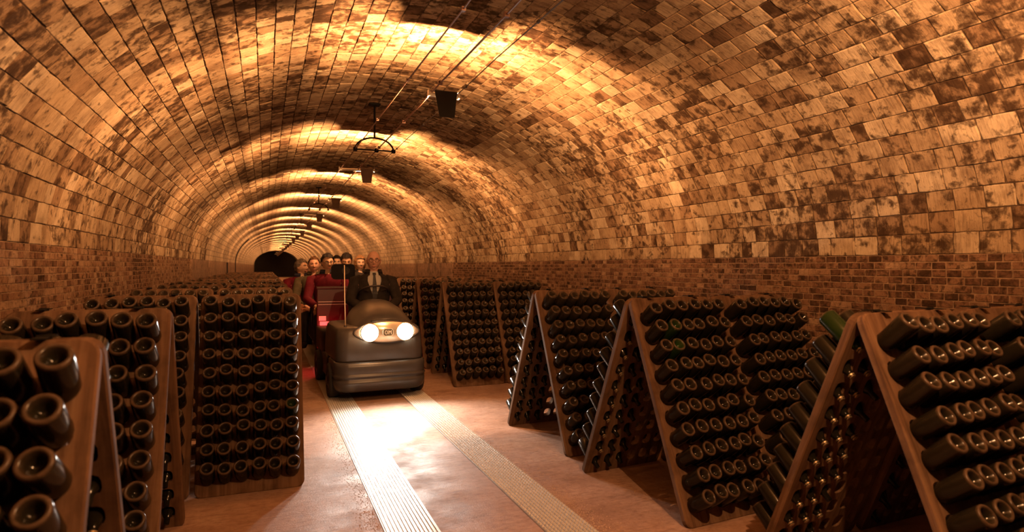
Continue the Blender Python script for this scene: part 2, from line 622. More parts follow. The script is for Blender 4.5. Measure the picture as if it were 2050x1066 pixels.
YB = 15.0
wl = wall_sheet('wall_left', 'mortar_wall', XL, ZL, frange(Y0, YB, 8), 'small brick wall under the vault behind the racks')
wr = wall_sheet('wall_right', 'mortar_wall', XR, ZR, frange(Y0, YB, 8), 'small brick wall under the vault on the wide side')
ysw = sorted(set(frange(YB, Y_END, 40) + list(OPEN1) + list(OPEN2)))
wall_sheet('wall_left_far', 'brick_far', XL, ZL, ysw, 'distant brick wall with two dark side openings',
           lambda y: OPEN1[0] < y < OPEN1[1] or OPEN2[0] < y < OPEN2[1])
wall_sheet('wall_right_far', 'brick_far', XR, ZR, ysw, 'distant brick wall behind the train')
# side passages behind the two openings, and the far end
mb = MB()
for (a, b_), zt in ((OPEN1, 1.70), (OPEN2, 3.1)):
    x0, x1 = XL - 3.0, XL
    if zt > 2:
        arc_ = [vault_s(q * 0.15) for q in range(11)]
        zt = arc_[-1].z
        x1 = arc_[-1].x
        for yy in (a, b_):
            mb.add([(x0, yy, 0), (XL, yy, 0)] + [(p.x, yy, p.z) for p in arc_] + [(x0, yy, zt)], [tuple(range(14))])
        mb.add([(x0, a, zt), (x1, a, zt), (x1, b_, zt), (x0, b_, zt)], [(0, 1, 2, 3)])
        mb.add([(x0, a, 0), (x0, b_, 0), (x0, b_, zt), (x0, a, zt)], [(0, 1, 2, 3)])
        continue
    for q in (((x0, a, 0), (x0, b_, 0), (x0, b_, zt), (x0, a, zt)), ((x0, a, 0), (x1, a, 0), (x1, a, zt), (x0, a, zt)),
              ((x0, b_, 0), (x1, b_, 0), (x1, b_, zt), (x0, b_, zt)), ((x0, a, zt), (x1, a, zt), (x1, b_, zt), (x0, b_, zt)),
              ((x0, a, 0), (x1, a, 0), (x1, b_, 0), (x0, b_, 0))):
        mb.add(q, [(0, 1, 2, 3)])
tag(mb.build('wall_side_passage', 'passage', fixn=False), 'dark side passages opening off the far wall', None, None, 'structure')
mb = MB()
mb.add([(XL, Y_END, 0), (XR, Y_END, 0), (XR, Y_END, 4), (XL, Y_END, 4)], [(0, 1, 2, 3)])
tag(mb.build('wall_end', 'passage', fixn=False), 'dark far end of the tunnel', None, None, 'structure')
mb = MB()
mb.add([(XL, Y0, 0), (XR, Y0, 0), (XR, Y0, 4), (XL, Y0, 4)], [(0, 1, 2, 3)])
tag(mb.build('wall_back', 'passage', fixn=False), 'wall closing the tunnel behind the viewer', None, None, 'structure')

mb = MB()
mb.add([(XL - 3, Y0, 0), (XR, Y0, 0), (XR, Y_END, 0), (XL - 3, Y_END, 0)], [(0, 1, 2, 3)])
floor = tag(mb.build('floor', 'floor', fixn=False), 'worn pinkish concrete cellar floor', None, None, 'structure')


# ------------------------------------------------------------------ stone blocks and bricks
def piece(corners, nrm, hgt, g, r):
    """8-cornered stone: outline through corners and jittered edge middles, chamfered, standing hgt proud of the mortar"""
    c = sum(corners, Vector()) / 4
    out = []
    for i in range(4):
        a, b_ = corners[i], corners[(i + 1) % 4]
        out.append(a + (c - a).normalized() * r.uniform(0.2, 1.0) * g * 1.6)
        mid = (a + b_) / 2 + (b_ - a) * r.uniform(-0.22, 0.22)
        out.append(mid + (c - mid).normalized() * r.uniform(-0.25, 0.9) * g)
    tilt = [r.uniform(-0.25, 0.25) * hgt for _ in range(8)]
    low = [p - nrm * 0.012 for p in out]
    top = [p + (c - p) * (g * 0.9 / max(0.02, (c - p).length)) + nrm * (hgt + tl) for p, tl in zip(out, tilt)]
    mid = [p + nrm * (hgt + tl) * 0.45 for p, tl in zip(out, tilt)]
    vs_ = low + mid + top
    fs = [tuple(range(16, 24))]
    for k in range(8):
        k2 = (k + 1) % 8
        fs.append((k, k2, 8 + k2, 8 + k))
        fs.append((8 + k, 8 + k2, 16 + k2, 16 + k))
    return vs_, fs


def poly_area(ps):
    a = 0
    for i in range(len(ps)):
        x1, y1 = ps[i]
        x2, y2 = ps[(i + 1) % len(ps)]
        a += x1 * y2 - x2 * y1
    return abs(a) / 2


def seen_area(corners, ymax=1066):
    ps = [project(p) for p in corners]
    if any(p is None for p in ps):
        return 0
    cx = sum(p[0] for p in ps) / 4
    cy = sum(p[1] for p in ps) / 4
    if not (0 <= cx <= 2050 and 0 <= cy <= ymax):
        return 0
    return poly_area([(p[0], p[1]) for p in ps])


def lay(pieces, name, stuff_name, mat, parent, n_single=300):
    pieces.sort(key=lambda q: -q[0])
    rest = MB()
    for k, (ar, vs_, fs, tone) in enumerate(pieces):
        if k < n_single and ar > 0:
            c = sum((Vector(p) for p in vs_), Vector()) / len(vs_)
            mb1 = MB()
            mb1.add([Vector(p) - c for p in vs_], fs, tone)
            mb1.build(name, mat, parent, c, attr=True, fixn=False)
        else:
            rest.add(vs_, fs, tone)
    o = rest.build(stuff_name, mat, parent, attr=True, fixn=False)
    o['kind'] = 'stuff'


pieces = []
course = 0.147
ncourse = round(ARC / course)
course = ARC / ncourse
rs = random.Random(11)
for k in range(ncourse):
    s0, s1 = k * course, (k + 1) * course
    nrm = vault_n((s0 + s1) / 2)
    y = Y0 + 6.3 + rs.uniform(0, 0.2)
    while y < YN:
        ln = rs.uniform(0.15, 0.235) if rs.random() < 0.9 else rs.uniform(0.09, 0.13)
        pa, pb = vault_s(s0), vault_s(s1)
        cs = [Vector((pa.x, y, pa.z)), Vector((pa.x, y + ln, pa.z)), Vector((pb.x, y + ln, pb.z)), Vector((pb.x, y, pb.z))]
        ar = seen_area(cs, 560)
        tone = min(1, max(0, rs.gauss(0.52, 0.26)))
        vs_, fs = piece(cs, nrm, rs.uniform(0.004, 0.011), 0.0062, rs)
        if vs_ and nrm.dot((vs_[0] - vs_[1]).cross(vs_[2] - vs_[1])) < 0:
            fs = [tuple(reversed(f)) for f in fs]
        pieces.append((ar, vs_, fs, tone))
        y += ln
lay(pieces, 'stone_block', 'stone_blocks_beyond', 'stone', ceil_near)
for wall, x, z1, nx in ((wl, XL, ZL, 1), (wr, XR, ZR, -1)):
    pieces = []
    rh = 0.0525
    k = 0
    nrm = Vector((nx, 0, 0))
    while z1 - (k + 1) * rh > 0.55:
        za, zb = z1 - (k + 1) * rh, z1 - k * rh
        y = 0.2 + (0.05 if k % 2 else 0.0) + rs.uniform(0, 0.02)
        while y < YB - 0.1:
            ln = rs.uniform(0.092, 0.118)
            e = 0.0038
            cs = [Vector((x, y + e, za + e)), Vector((x, y + ln - e, za + e)), Vector((x, y + ln - e, zb - e)), Vector((x, y + e, zb - e))]
            ar = seen_area(cs, 640)
            if ar and zb < 1.05:
                ar *= 0.3
            vs_, fs = piece(cs, nrm, rs.uniform(0.003, 0.008), 0.002, rs)
            if nx < 0:
                pass
            if nrm.dot((vs_[0] - vs_[1]).cross(vs_[2] - vs_[1])) < 0:
                fs = [tuple(reversed(f)) for f in fs]
            pieces.append((ar, vs_, fs, min(1, max(0, rs.gauss(0.72 if nx > 0 else 0.48, 0.22)))))
            y += ln
        k += 1
    lay(pieces, 'brick', 'bricks_beyond', 'brick', wall)

# ------------------------------------------------------------------ track strips set in the floor
STRIP_A = (0.643, 0.947)
STRIP_B = (1.511, 1.801)
ya, yb = -2.0, 40.0


def strip_root(x0, x1, label, name, mat):
    mb = MB()
    mb.box(((x0 + x1) / 2, (ya + yb) / 2, 0.003), (x1 - x0, yb - ya, 0.006))
    return tag(mb.build(name, mat), label, 'floor strip')


sa = strip_root(*STRIP_A, 'long ribbed pale strip in the floor, on the side of the double-rack row', 'track_strip', 'strip')
mb = MB()
for k in range(13):
    x = STRIP_A[0] + 0.014 + k * (STRIP_A[1] - STRIP_A[0] - 0.028) / 12
    mb.box((x, (ya + yb) / 2, 0.0085), (0.011, yb - ya, 0.007))
tag(mb.build('rib', 'strip', sa), kind='stuff')
sb = strip_root(*STRIP_B, 'long studded pale strip in the floor, beside the A-shaped racks', 'track_strip', 'strip_base')
mb = MB()
nx_, pitch = 11, 0.034
y = 1.2
while y < 9.0:
    for k in range(nx_):
        x = STRIP_B[0] + 0.016 + k * (STRIP_B[1] - STRIP_B[0] - 0.032) / (nx_ - 1)
        h, w, l = 0.009, 0.0085, 0.013
        mb.add([(x - w, y - l, 0.006), (x + w, y - l, 0.006), (x + w, y + l, 0.006), (x - w, y + l, 0.006),
                (x - w * .55, y - l * .55, 0.006 + h), (x + w * .55, y - l * .55, 0.006 + h), (x + w * .55, y + l * .55, 0.006 + h), (x - w * .55, y + l * .55, 0.006 + h)],
               [(4, 5, 6, 7), (0, 1, 5, 4), (1, 2, 6, 5), (2, 3, 7, 6), (3, 0, 4, 7)])
    y += pitch
tag(mb.build('stud', 'strip', sb, fixn=False), kind='stuff')
mb = MB()
rg = random.Random(3)
for k in range(9000):
    side = rg.random()
    y = rg.uniform(1.2, 8.5) if rg.random() < 0.6 else rg.uniform(1.2, 4.0)
    if side < 0.5:
        x = STRIP_A[0] - abs(rg.gauss(0, 0.06)) - 0.008
    else:
        x = STRIP_B[1] + abs(rg.gauss(0, 0.075)) + 0.008
    r = rg.uniform(0.0014, 0.0042)
    a = rg.uniform(0, pi)
    pts = [(x + r * cos(a + q * 2 * pi / 5) * rg.uniform(.7, 1.2), y + r * sin(a + q * 2 * pi / 5) * rg.uniform(.7, 1.2), 0.0) for q in range(5)]
    top = (x + rg.uniform(-.3, .3) * r, y + rg.uniform(-.3, .3) * r, r * rg.uniform(.6, 1.0))
    mb.add(pts + [top], [(q, (q + 1) % 5, 5) for q in range(5)])
tag(mb.build('gravel', 'gravel', fixn=False), 'loose grit scattered along the outer edges of the floor strips', 'gravel', None, 'stuff')

# ================================================================== bottle racks
RW, RH, SPREAD = 0.70, 1.335, 0.55
TH = math.atan2(SPREAD, RH)
SL = sqrt(SPREAD ** 2 + RH ** 2)
PT = 0.042
NCOL, NROW = 6, 10
CS, RSP = 0.1075, 0.130
VTOP = SL - 0.143
FOOT = SPREAD + 0.028


def panel_mesh(seg, name):
    """board with six by ten rounded holes; x across, y thickness inwards, z up the board"""
    v, f = [], []
    hw, hh = 0.036, 0.042

    def loop(pts, yy):
        n = len(v)
        v.extend([(p[0], yy, p[1]) for p in pts])
        return list(range(n, n + len(pts)))

    def ringfaces(A, B, closed=True):
        n = len(A)
        for i in range(n if closed else n - 1):
            j = (i + 1) % n
            f.append((A[i], A[j], B[j], B[i]))

    x0, x1 = -NCOL / 2 * CS, NCOL / 2 * CS
    z1 = VTOP + RSP / 2
    z0 = z1 - NROW * RSP
    for r in range(NROW):
        for c in range(NCOL):
            cx = x0 + (c + .5) * CS
            cz = z1 - (r + .5) * RSP
            sq, ho = [], []
            for k in range(seg):
                g = 2 * pi * k / seg + pi / 4
                dx, dz = cos(g), sin(g)
                m = max(abs(dx), abs(dz))
                sq.append((cx + dx / m * CS / 2, cz + dz / m * RSP / 2))
                e = 3.2
                rr = (abs(dx) ** e + abs(dz) ** e) ** (-1 / e)
                ho.append((cx + dx * rr * hw, cz + dz * rr * hh))
            A, B = loop(sq, 0), loop(ho, 0)
            C, D = loop(ho, PT), loop(sq, PT)
            ringfaces(A, B); ringfaces(B, C); ringfaces(C, D)
    # border with rounded corners
    W2, cr = RW / 2, 0.05
    inner, outer = [], []
    for (ix, iz, ox, oz, a0) in ((x1, z1, W2, SL, 0), (x0, z1, -W2, SL, 90), (x0, z0, -W2, 0, 180), (x1, z0, W2, 0, 270)):
        sx, sz = (1 if ox > 0 else -1), (1 if oz > 0.1 else -1)
        for q in range(5):
            g = R(a0 + q * 22.5)
            inner.append((ix, iz))
            outer.append((ox - sx * cr + cr * cos(g), oz - sz * cr + cr * sin(g)))
    b = 0.006
    ocx, ocz = 0, SL / 2
    oin = [(p[0] * (1 - b / W2), ocz + (p[1] - ocz) * (1 - b / ocz)) for p in outer]
    A, B = loop(inner, 0), loop(oin, 0)
    B1, B2 = loop(outer, b), loop(outer, PT - b)
    C, D = loop(oin, PT), loop(inner, PT)
    ringfaces(A, B); ringfaces(B, B1); ringfaces(B1, B2); ringfaces(B2, C); ringfaces(C, D)
    me = bpy.data.meshes.new(name)
    me.from_pydata(v, [], f)
    bm = bmesh.new()
    bm.from_mesh(me)
    bmesh.ops.remove_doubles(bm, verts=bm.verts, dist=1e-5)
    bmesh.ops.dissolve_degenerate(bm, edges=bm.edges, dist=1e-6)
    bmesh.ops.recalc_face_normals(bm, faces=bm.faces)
    bm.to_mesh(me)
    bm.free()
    me.materials.append(M['wood'])
    return me


PANEL = panel_mesh(16, 'rack_board')
PANEL_FAR = panel_mesh(8, 'rack_board_far')

BL = 0.30
BR = 0.0468


def bottle_mesh(n, name, low=False):
    if low:
        prof = [(0, 0.022), (0.026, 0.006), (0.036, 0.0), (BR, 0.008), (BR, 0.165), (0.030, 0.215), (0.0155, 0.245), (0.0155, BL), (0, BL)]
        tn = [0.05, 0.25, 1.0, 0.2, 0.05, 0, 0, 0, 0]
    else:
        prof = [(0, 0.036), (0.010, 0.033), (0.022, 0.020), (0.030, 0.006), (0.0365, 0.0), (0.042, 0.0015), (0.0455, 0.006), (BR, 0.014), (BR, 0.10),
                (BR, 0.165), (0.0405, 0.19), (0.031, 0.215), (0.021, 0.238), (0.0165, 0.255), (0.0150, 0.278), (0.0165, 0.279), (0.0165, 0.286), (0, 0.287)]
        tn = [0.0, 0.0, 0.03, 0.2, 0.9, 1.0, 0.6, 0.06, 0.04, 0.03, 0.02, 0, 0, 0, 0, 0, 0, 0]
    prof = [(r, z if z < 0.1 else 0.1 + (z - 0.1) * 0.76) for r, z in prof]
    mb = MB()
    mb.smooth = True
    mb.lathe(prof, n, None, tn)
    return mb


BOTTLE = bottle_mesh(28, 'wine_bottle').mesh('wine_bottle', 'glass', attr=True)
cmb = MB()
cmb.smooth = False
cmb.lathe([(0.0158, 0.229), (0.0172, 0.231), (0.0162, 0.242), (0.012, 0.2455), (0, 0.246)], 14)
CAP = cmb.mesh('crown_cap', 'cap')
LOWB = bottle_mesh(14, 'low', True)

hb = MB()
hb.box((0, -0.03, 0), (0.035, 0.07, 0.004))
hb.tube([(-0.02, 0, 0), (0.02, 0, 0)], 0.007, 8)
hb.box((0, 0.03, 0), (0.035, 0.07, 0.004))
HINGE = hb.mesh('hinge', 'black_metal')

all_bottles = []      # (base, axis_in, spin, label bits, rack name)
occl_v, occl_f = [], []
rb_ = random.Random(21)
ELEV = R(40)


def rack(cx, cy, rz, label, short, near, front_rows, rear_cols, rear_rows, group, front_cols=range(NCOL), aisle=1):
    """A-frame riddling rack: two boards hinged at the ridge; cx is the middle of its width"""
    root = empty('bottle_rack', (cx, cy, 0), rz)
    tag(root, label, 'bottle rack', group)
    mw = Matrix.Translation((cx, cy, 0)) @ Matrix.Rotation(rz, 4, 'Z')
    for side in (0, 1):
        p = link('board', PANEL if near else PANEL_FAR, root, (0, -FOOT if side == 0 else FOOT, 0), (-TH, 0, pi * side))
    if near:
        for hx in (-0.2, 0.2):
            link('hinge', HINGE, root, (hx, 0, RH + 0.004), (0, 0, 0))
    for side in (0, 1):
        rot = Matrix.Rotation(pi * side, 4, 'Z')
        # solid sheet for the visibility test
        q = []
        for (u, vv) in ((-RW / 2, 0.0), (RW / 2, 0.0), (RW / 2, SL), (-RW / 2, SL)):
            q.append(mw @ rot @ Vector((u, -FOOT + vv * sin(TH) + PT, vv * cos(TH))))
        n = len(occl_v)
        occl_v.extend(q)
        occl_f.append((n, n + 1, n + 2, n + 3))
        rows = range(front_rows) if side == 0 else range(rear_rows)
        for r in rows:
            for c in range(NCOL):
                # column counted from the aisle edge
                cc = (c if side == 0 else NCOL - 1 - c)
                cn = cc if aisle > 0 else NCOL - 1 - cc
                if side == 0 and c not in front_cols:
                    continue
                if side == 1 and cn >= rear_cols:
                    continue
                u = (-NCOL / 2 + c + .5) * CS
                vv = VTOP - r * RSP
                e = ELEV + R(rb_.gauss(0, 2.4))
                az = R(rb_.gauss(0, 2.2))
                ax = Vector((sin(az) * cos(e), -cos(az) * cos(e), sin(e)))
                P = Vector((u + rb_.gauss(0, .002), -FOOT + vv * sin(TH), vv * cos(TH) - 0.012))
                base = P + ax * (0.166 + rb_.gauss(0, .006))
                base = mw @ rot @ base
                axis = (mw @ rot).to_3x3() @ (-ax)
                lb = 'dark bottle, row %s, column %s from aisle, %s%s' % (NUM[r + 1], NUM[cn + 1], 'back board, ' if side else '', short)
                all_bottles.append((base, axis, rb_.uniform(0, 2 * pi), lb, near))
    return root


GL = 'A-frame racks along the double-rack side'
GR = 'A-frame racks along the wide side'
XLI, XLO = 0.255 - RW / 2, 0.255 - RW - 0.03 - RW / 2
rack(-0.46 - RW / 2, 2.23, R(0), 'nearest wooden bottle rack, cut off by the lower left corner', 'the corner-cut rack', True, 10, 3, 10, GL, aisle=-1)
rack(-0.45 - RW / 2, 3.65, R(0), 'wooden bottle rack right behind the one cut by the lower left corner', 'the second rack at lower left', True, 10, 3, 10, GL, aisle=-1)
rack(XLI, 5.20, 0, 'wooden bottle rack standing full-face by the floor strip, left of the tractor', 'the full-face rack left of tractor', True, 10, 2, 10, GL, aisle=-1)
rack(XLO, 5.20, 0, 'wooden bottle rack touching the brick-wall side of the full-face rack', 'the rack left of the full-face rack', True, 10, 1, 4, GL, aisle=-1)
for k in range(1, 13):
    y = 5.20 + k * 1.56
    fr = 3 if k > 1 else 4
    rack(XLI, y, 0, '%s rack behind the full-face rack, aisle column, only its top showing' % ORD[k], 'aisle rack number %s behind full-face rack' % NUM[k], k < 3, fr, 1, fr, GL, aisle=-1)
    rack(XLO, y, 0, '%s rack behind the full-face rack, brick-wall column, only its top showing' % ORD[k], 'wall rack number %s behind full-face rack' % NUM[k], k < 3, fr, 1, fr, GL, aisle=-1)

RIGHT = [(2.53, 2.10, 3, 'big wooden bottle rack at the lower right corner', 'lower-right corner rack'),
         (2.25, 3.60, 5, 'second A-frame bottle rack from the lower right corner', 'lower-right rack two'),
         (2.22, 5.10, 4, 'third A-frame bottle rack from the lower right corner, at the wide gap', 'lower-right rack three'),
         (2.22, 8.24, 1, 'bottle rack beside the tractor, standing alone beyond the wide gap', 'first rack past gap'),
         (2.22, 9.80, 0, 'second bottle rack beyond the wide gap, half behind the tractor', 'second rack past gap'),
         (2.22, 11.35, 0, 'third bottle rack beyond the wide gap, beside the driver', 'third rack past gap'),
         (2.22, 12.9, 0, 'fourth bottle rack beyond the wide gap, hidden by the driver', 'fourth rack past gap')]
for i, (x, y, a, lb, short) in enumerate(RIGHT):
    m = Matrix.Rotation(R(a), 3, 'Z')
    c1 = Vector((x, y, 0)) + m @ Vector((RW / 2, 0, 0))
    c2 = Vector((x, y, 0)) + m @ Vector((RW * 1.5 + 0.03, -0.02, 0))
    rack(c1.x, c1.y, R(a), lb, short, i < 5, 10, 3, 10, GR)
    rack(c2.x, c2.y, R(a), 'wall-side partner of the ' + lb.replace('big ', '').split(',')[0], 'wall partner of ' + short, i < 5, 10 if i < 5 else 4, 1 if i < 4 else 0, 10, GR)

# which bottles can be seen, and how large
occl_v2 = list(occl_v)
occl_f2 = list(occl_f)
n = len(occl_v2)
for (x, y, z) in ((0.7, 7.4, 0), (1.7, 7.4, 0), (1.7, 7.4, 1.15), (0.7, 7.4, 1.15)):
    occl_v2.append(Vector((x, y, z)))
occl_f2.append((n, n + 1, n + 2, n + 3))
bvh = BVHTree.FromPolygons(occl_v2, occl_f2)
eye = Vector((0, 0, EYE))
scored = []
for q in all_bottles:
    base, axis = q[0], q[1]
    best = 0
    for t in (0.0, 0.1, 0.24):
        p = base + axis * t
        s = project(p)
        if s is None or not (-50 < s[0] < 2100 and 0 < s[1] < 1105):
            continue
        d = p - eye
        L = d.length
        hit = bvh.ray_cast(eye, d.normalized(), L - 0.004)
        if hit[0] is None:
            best = max(best, (1.0 if t < 0.2 else 0.2) / s[2] ** 2)
    scored.append((best, q))
scored.sort(key=lambda a: -a[0])
print('bottles', len(scored), 'seen', sum(1 for a in scored if a[0] > 0))
rest = MB()
rest.smooth = True
for k, (sc_, (base, axis, spin, lb, near)) in enumerate(scored):
    rm = axis.to_track_quat('Z', 'Y').to_matrix().to_4x4() @ Matrix.Rotation(spin, 4, 'Z')
    mt = Matrix.Translation(base) @ rm
    if k < 300 and sc_ > 0:
        o = link('wine_bottle', BOTTLE)
        o.matrix_world = mt
        tag(o, lb, 'bottle', 'bottles resting neck down in the racks')
        link('crown_cap', CAP, o)
    else:
        rest.add([mt @ Vector(p) for p in LOWB.v], LOWB.f, list(LOWB.tone))
ob = rest.build('bottles_in_farther_racks', 'glass', attr=True, fixn=True)
tag(ob, 'the many dark bottles filling the farther and hidden rack boards', 'bottle', 'bottles resting neck down in the racks', 'stuff')

# ================================================================== lamps, cables, hangers
CABZ = EYE + 1.505
CABX = (1.07, 1.34, 1.56)
LAMP_Y = [0.67 + 4.6 * k for k in range(0, 20)]


def lamp(k, y):
    long = (k % 2 == 0)          # every other lamp has a long tube reaching to the third cable
    x0 = CABX[0] - 0.02 if long else CABX[1] - 0.03
    x1 = CABX[2] + 0.02
    where = {0: 'hanging just behind the viewer', 1: 'nearest one in view, near the top middle', 2: 'second in view, beyond the first iron hanger'}
    vis = k
    lab = 'dark trapezoid-shaded cable lamp, %s along the vault' % ('number %s in view' % NUM[vis] if vis >= 1 else ('just overhead' if vis == 0 else 'behind the viewer'))
    root = tag(empty('ceiling_lamp', (0, y, CABZ)), lab, 'lamp', 'lamps strung along the vault')
    px0, px1 = CABX[1] + 0.02, CABX[2] - 0.0
    mb = MB()
    mb.add([(px0, -0.004, 0.012), (px1, -0.004, 0.012), (px1 - 0.03, -0.03, -0.215), (px0 + 0.035, -0.03, -0.215),
            (px0, 0.004, 0.012), (px1, 0.004, 0.012), (px1 - 0.03, -0.022, -0.215), (px0 + 0.035, -0.022, -0.215)],
           [(0, 1, 2, 3), (7, 6, 5, 4), (0, 4, 5, 1), (1, 5, 6, 2), (2, 6, 7, 3), (3, 7, 4, 0)])
    mb.tube([(px0, 0, 0.014), (px1, 0, 0.014)], 0.008, 6)
    mb.build('shade_plate', 'plate' if k < 2 else 'plate_lit_tone', root)
    mb = MB()
    mb.smooth = True
    mb.tube([(x0, 0.022, -0.015), (x1, 0.022, -0.015)], 0.019 if long else 0.022, 10)
    mb.smooth = False
    for xx in (x0, x1):
        mb.box((xx, 0.015, -0.008), (0.012, 0.05, 0.055))
    mb.build('tube_holder', 'white_holder', root)
    mb = MB()
    mb.smooth = True
    mb.tube([(px0 + 0.05, 0.048, -0.06), (px1 - 0.05, 0.048, -0.06)], 0.012, 8)
    mb.build('bulb', 'bulb', root)
    sp = bpy.data.lights.new('lamp_light', 'POINT')
    sp.energy = LAMP_WATT
    sp.color = LAMP_COLOR
    # emission profile shaped to throw light sideways and little along the tunnel
    sp.use_nodes = True
    lt = sp.node_tree
    em = lt.nodes['Emission']
    g_ = lt.nodes.new('ShaderNodeNewGeometry')
    sx_ = lt.nodes.new('ShaderNodeSeparateXYZ')
    lk(lt, g_.outputs['Incoming'], sx_.inputs[0])
    sq = mth(lt, 'SUBTRACT', 1.0, mth(lt, 'MULTIPLY', sx_.outputs['Y'], sx_.outputs['Y']))
    # downward light is held back in the profile alone, nothing is built below
    down_cut = mth(lt, 'MINIMUM', mth(lt, 'MAXIMUM', mth(lt, 'DIVIDE', mth(lt, 'ADD', sx_.outputs['Z'], 0.55), 0.45), 0.17), 1.0)
    side = mth(lt, 'POWER', sq, 0.70 if k else 0.45)
    # profile cut towards the viewer stands in for the shade plate, sides spill
    cut = mth(lt, 'MINIMUM', mth(lt, 'MAXIMUM', mth(lt, 'DIVIDE', mth(lt, 'ADD', sx_.outputs['Y'], 0.03), 0.06), 0.0), 1.0)
    spill = mth(lt, 'MINIMUM', mth(lt, 'MAXIMUM', mth(lt, 'DIVIDE', mth(lt, 'SUBTRACT', mth(lt, 'ABSOLUTE', sx_.outputs['X']), 0.5), 0.5), 0.0), 0.55)
    prof_ = mth(lt, 'MULTIPLY', mth(lt, 'MULTIPLY', side, down_cut), mth(lt, 'MAXIMUM', cut, spill))
    lk(lt, mth(lt, 'MULTIPLY', prof_, 1.5 if k else 2.4), em.inputs['Strength'])
    sp.shadow_soft_size = 0.02
    lo = bpy.data.objects.new('lamp_light', sp)
    COL.objects.link(lo)
    lo.parent = root
    lo.location = ((px0 + px1) / 2, 0.085, -0.05)
    return root


for k, y in enumerate(LAMP_Y):
    lamp(k, y)


def cable(x, name, mat, label, rad):
    mb = MB()
    mb.smooth = True
    pts = []
    y = Y0
    rc = random.Random(int(x * 100))
    while y < 92:
        pts.append((x + rc.uniform(-.006, .006), y, CABZ + rc.uniform(-.006, .006)))
        y += 0.75
    mb.tube(pts, rad, 6)
    mb.smooth = False
    for q in pts[::2]:
        if q[1] < 25:
            mb.box(q, (rad * 4, 0.03, rad * 4))
    tag(mb.build(name, mat), label, 'cable')


cable(CABX[0], 'overhead_cable', 'copper', 'brown overhead cable on the far side from the lamp shades', 0.0060)
cable(CABX[1], 'overhead_cable', 'copper', 'thick brown middle overhead cable passing beside the lamp shades', 0.0080)
cable(CABX[2], 'overhead_cable', 'dark_cable', 'thin dark overhead cable at the wide-side edge of the lamp shades', 0.0042)


def hanger(y, label):
    root = tag(empty('cable_hanger', (0, y, CABZ)), label, 'cable hanger', 'iron cable hangers')
    xm = (CABX[0] + CABX[2]) / 2
    r = (CABX[2] - CABX[0]) / 2
    mb = MB()
    mb.smooth = True
    mb.tube([(xm + r * cos(pi * i / 16), 0, 0.16 * sin(pi * i / 16) / 1.0) for i in range(17)], 0.0115, 8)
    mb.build('half_ring', 'black_metal', root)
    mb = MB()
    mb.box((xm, 0, 0), (2 * r, 0.016, 0.016))
    mb.build('crossbar', 'black_metal', root)
    s_top = None
    ztop = zs_at(xm) + RISE * sqrt(max(0, 1 - ((xm - XC) / HALF) ** 2)) - CABZ
    mb = MB()
    mb.smooth = True
    mb.tube([(xm, 0, 0.155), (xm, 0, ztop)], 0.013, 8)
    mb.build('rod', 'black_metal', root)
    mb = MB()
    mb.box((xm, 0, ztop - 0.012), (0.14, 0.11, 0.04), bev=0.008)
    mb.build('ceiling_plate', 'black_metal', root)
    for x in CABX:
        mb = MB()
        mb.box((x, 0, 0), (0.05, 0.05, 0.05), bev=0.008)
        mb.build('insulator', 'black_metal', root)


for i in range(5):
    hanger(8.2 + 9.2 * i, ['black half-ring iron hanger nearest in view, below the first lamp', 'second half-ring iron cable hanger, beyond the third lamp',
                           'third half-ring iron cable hanger far along the vault', 'fourth half-ring iron cable hanger far along the vault',
                           'farthest half-ring iron cable hanger in the vault'][i])

# ================================================================== people
def remeshed(mb, voxel, name):
    me = mb.mesh(name, ['skin_warm'])
    o = link('temp', me)
    md = o.modifiers.new('r', 'REMESH')
    md.mode = 'VOXEL'
    md.voxel_size = voxel
    md.use_smooth_shade = True
    sm_ = o.modifiers.new('s', 'SMOOTH')
    sm_.factor = 0.5
    sm_.iterations = 1
    dg = bpy.context.evaluated_depsgraph_get()
    dg.update()
    out = bpy.data.meshes.new_from_object(o.evaluated_get(dg))
    bpy.data.objects.remove(o, do_unlink=True)
    out.name = name
    return out


def gau(x, s):
    return exp(-(x / s) ** 2)


def head_point(u, v, grow=0.0, hair=False):
    """u angle round z (0 = face front, -y), v from -pi/2 chin to pi/2 crown"""
    cx, cy, cz = sin(u) * cos(v), -cos(u) * cos(v), sin(v)
    w = 0.080 - 0.016 * gau(v + 1.05, 0.75) * (1 if cz < 0 else 1)
    x, y, z = cx * w, cy * 0.097, cz * 0.116
    if cy > 0:
        y += 0.012 * cos(v)
    face = max(0.0, -cy)
    if not hair and face > 0.2:
        # nose, brow, eye hollows, mouth, chin
        y -= 0.036 * gau(x, 0.0135) * gau(z + 0.024, 0.018)
        y -= 0.018 * gau(x, 0.010) * gau(z - 0.002, 0.020)
        y -= 0.006 * gau(z - 0.030, 0.012) * face
        y += 0.011 * (gau(x - 0.031, 0.016) + gau(x + 0.031, 0.016)) * gau(z - 0.010, 0.012)
        y -= 0.006 * (gau(x - 0.042, 0.018) + gau(x + 0.042, 0.018)) * gau(z + 0.02, 0.02)
        y -= 0.007 * gau(x, 0.024) * gau(z + 0.062, 0.009)
        y += 0.004 * gau(x, 0.022) * gau(z + 0.080, 0.006)
        y -= 0.013 * gau(x, 0.026) * gau(z + 0.102, 0.016)
    p = Vector((x, y, z))
    if grow:
        p += Vector((cx, cy, cz)) * grow
    return p


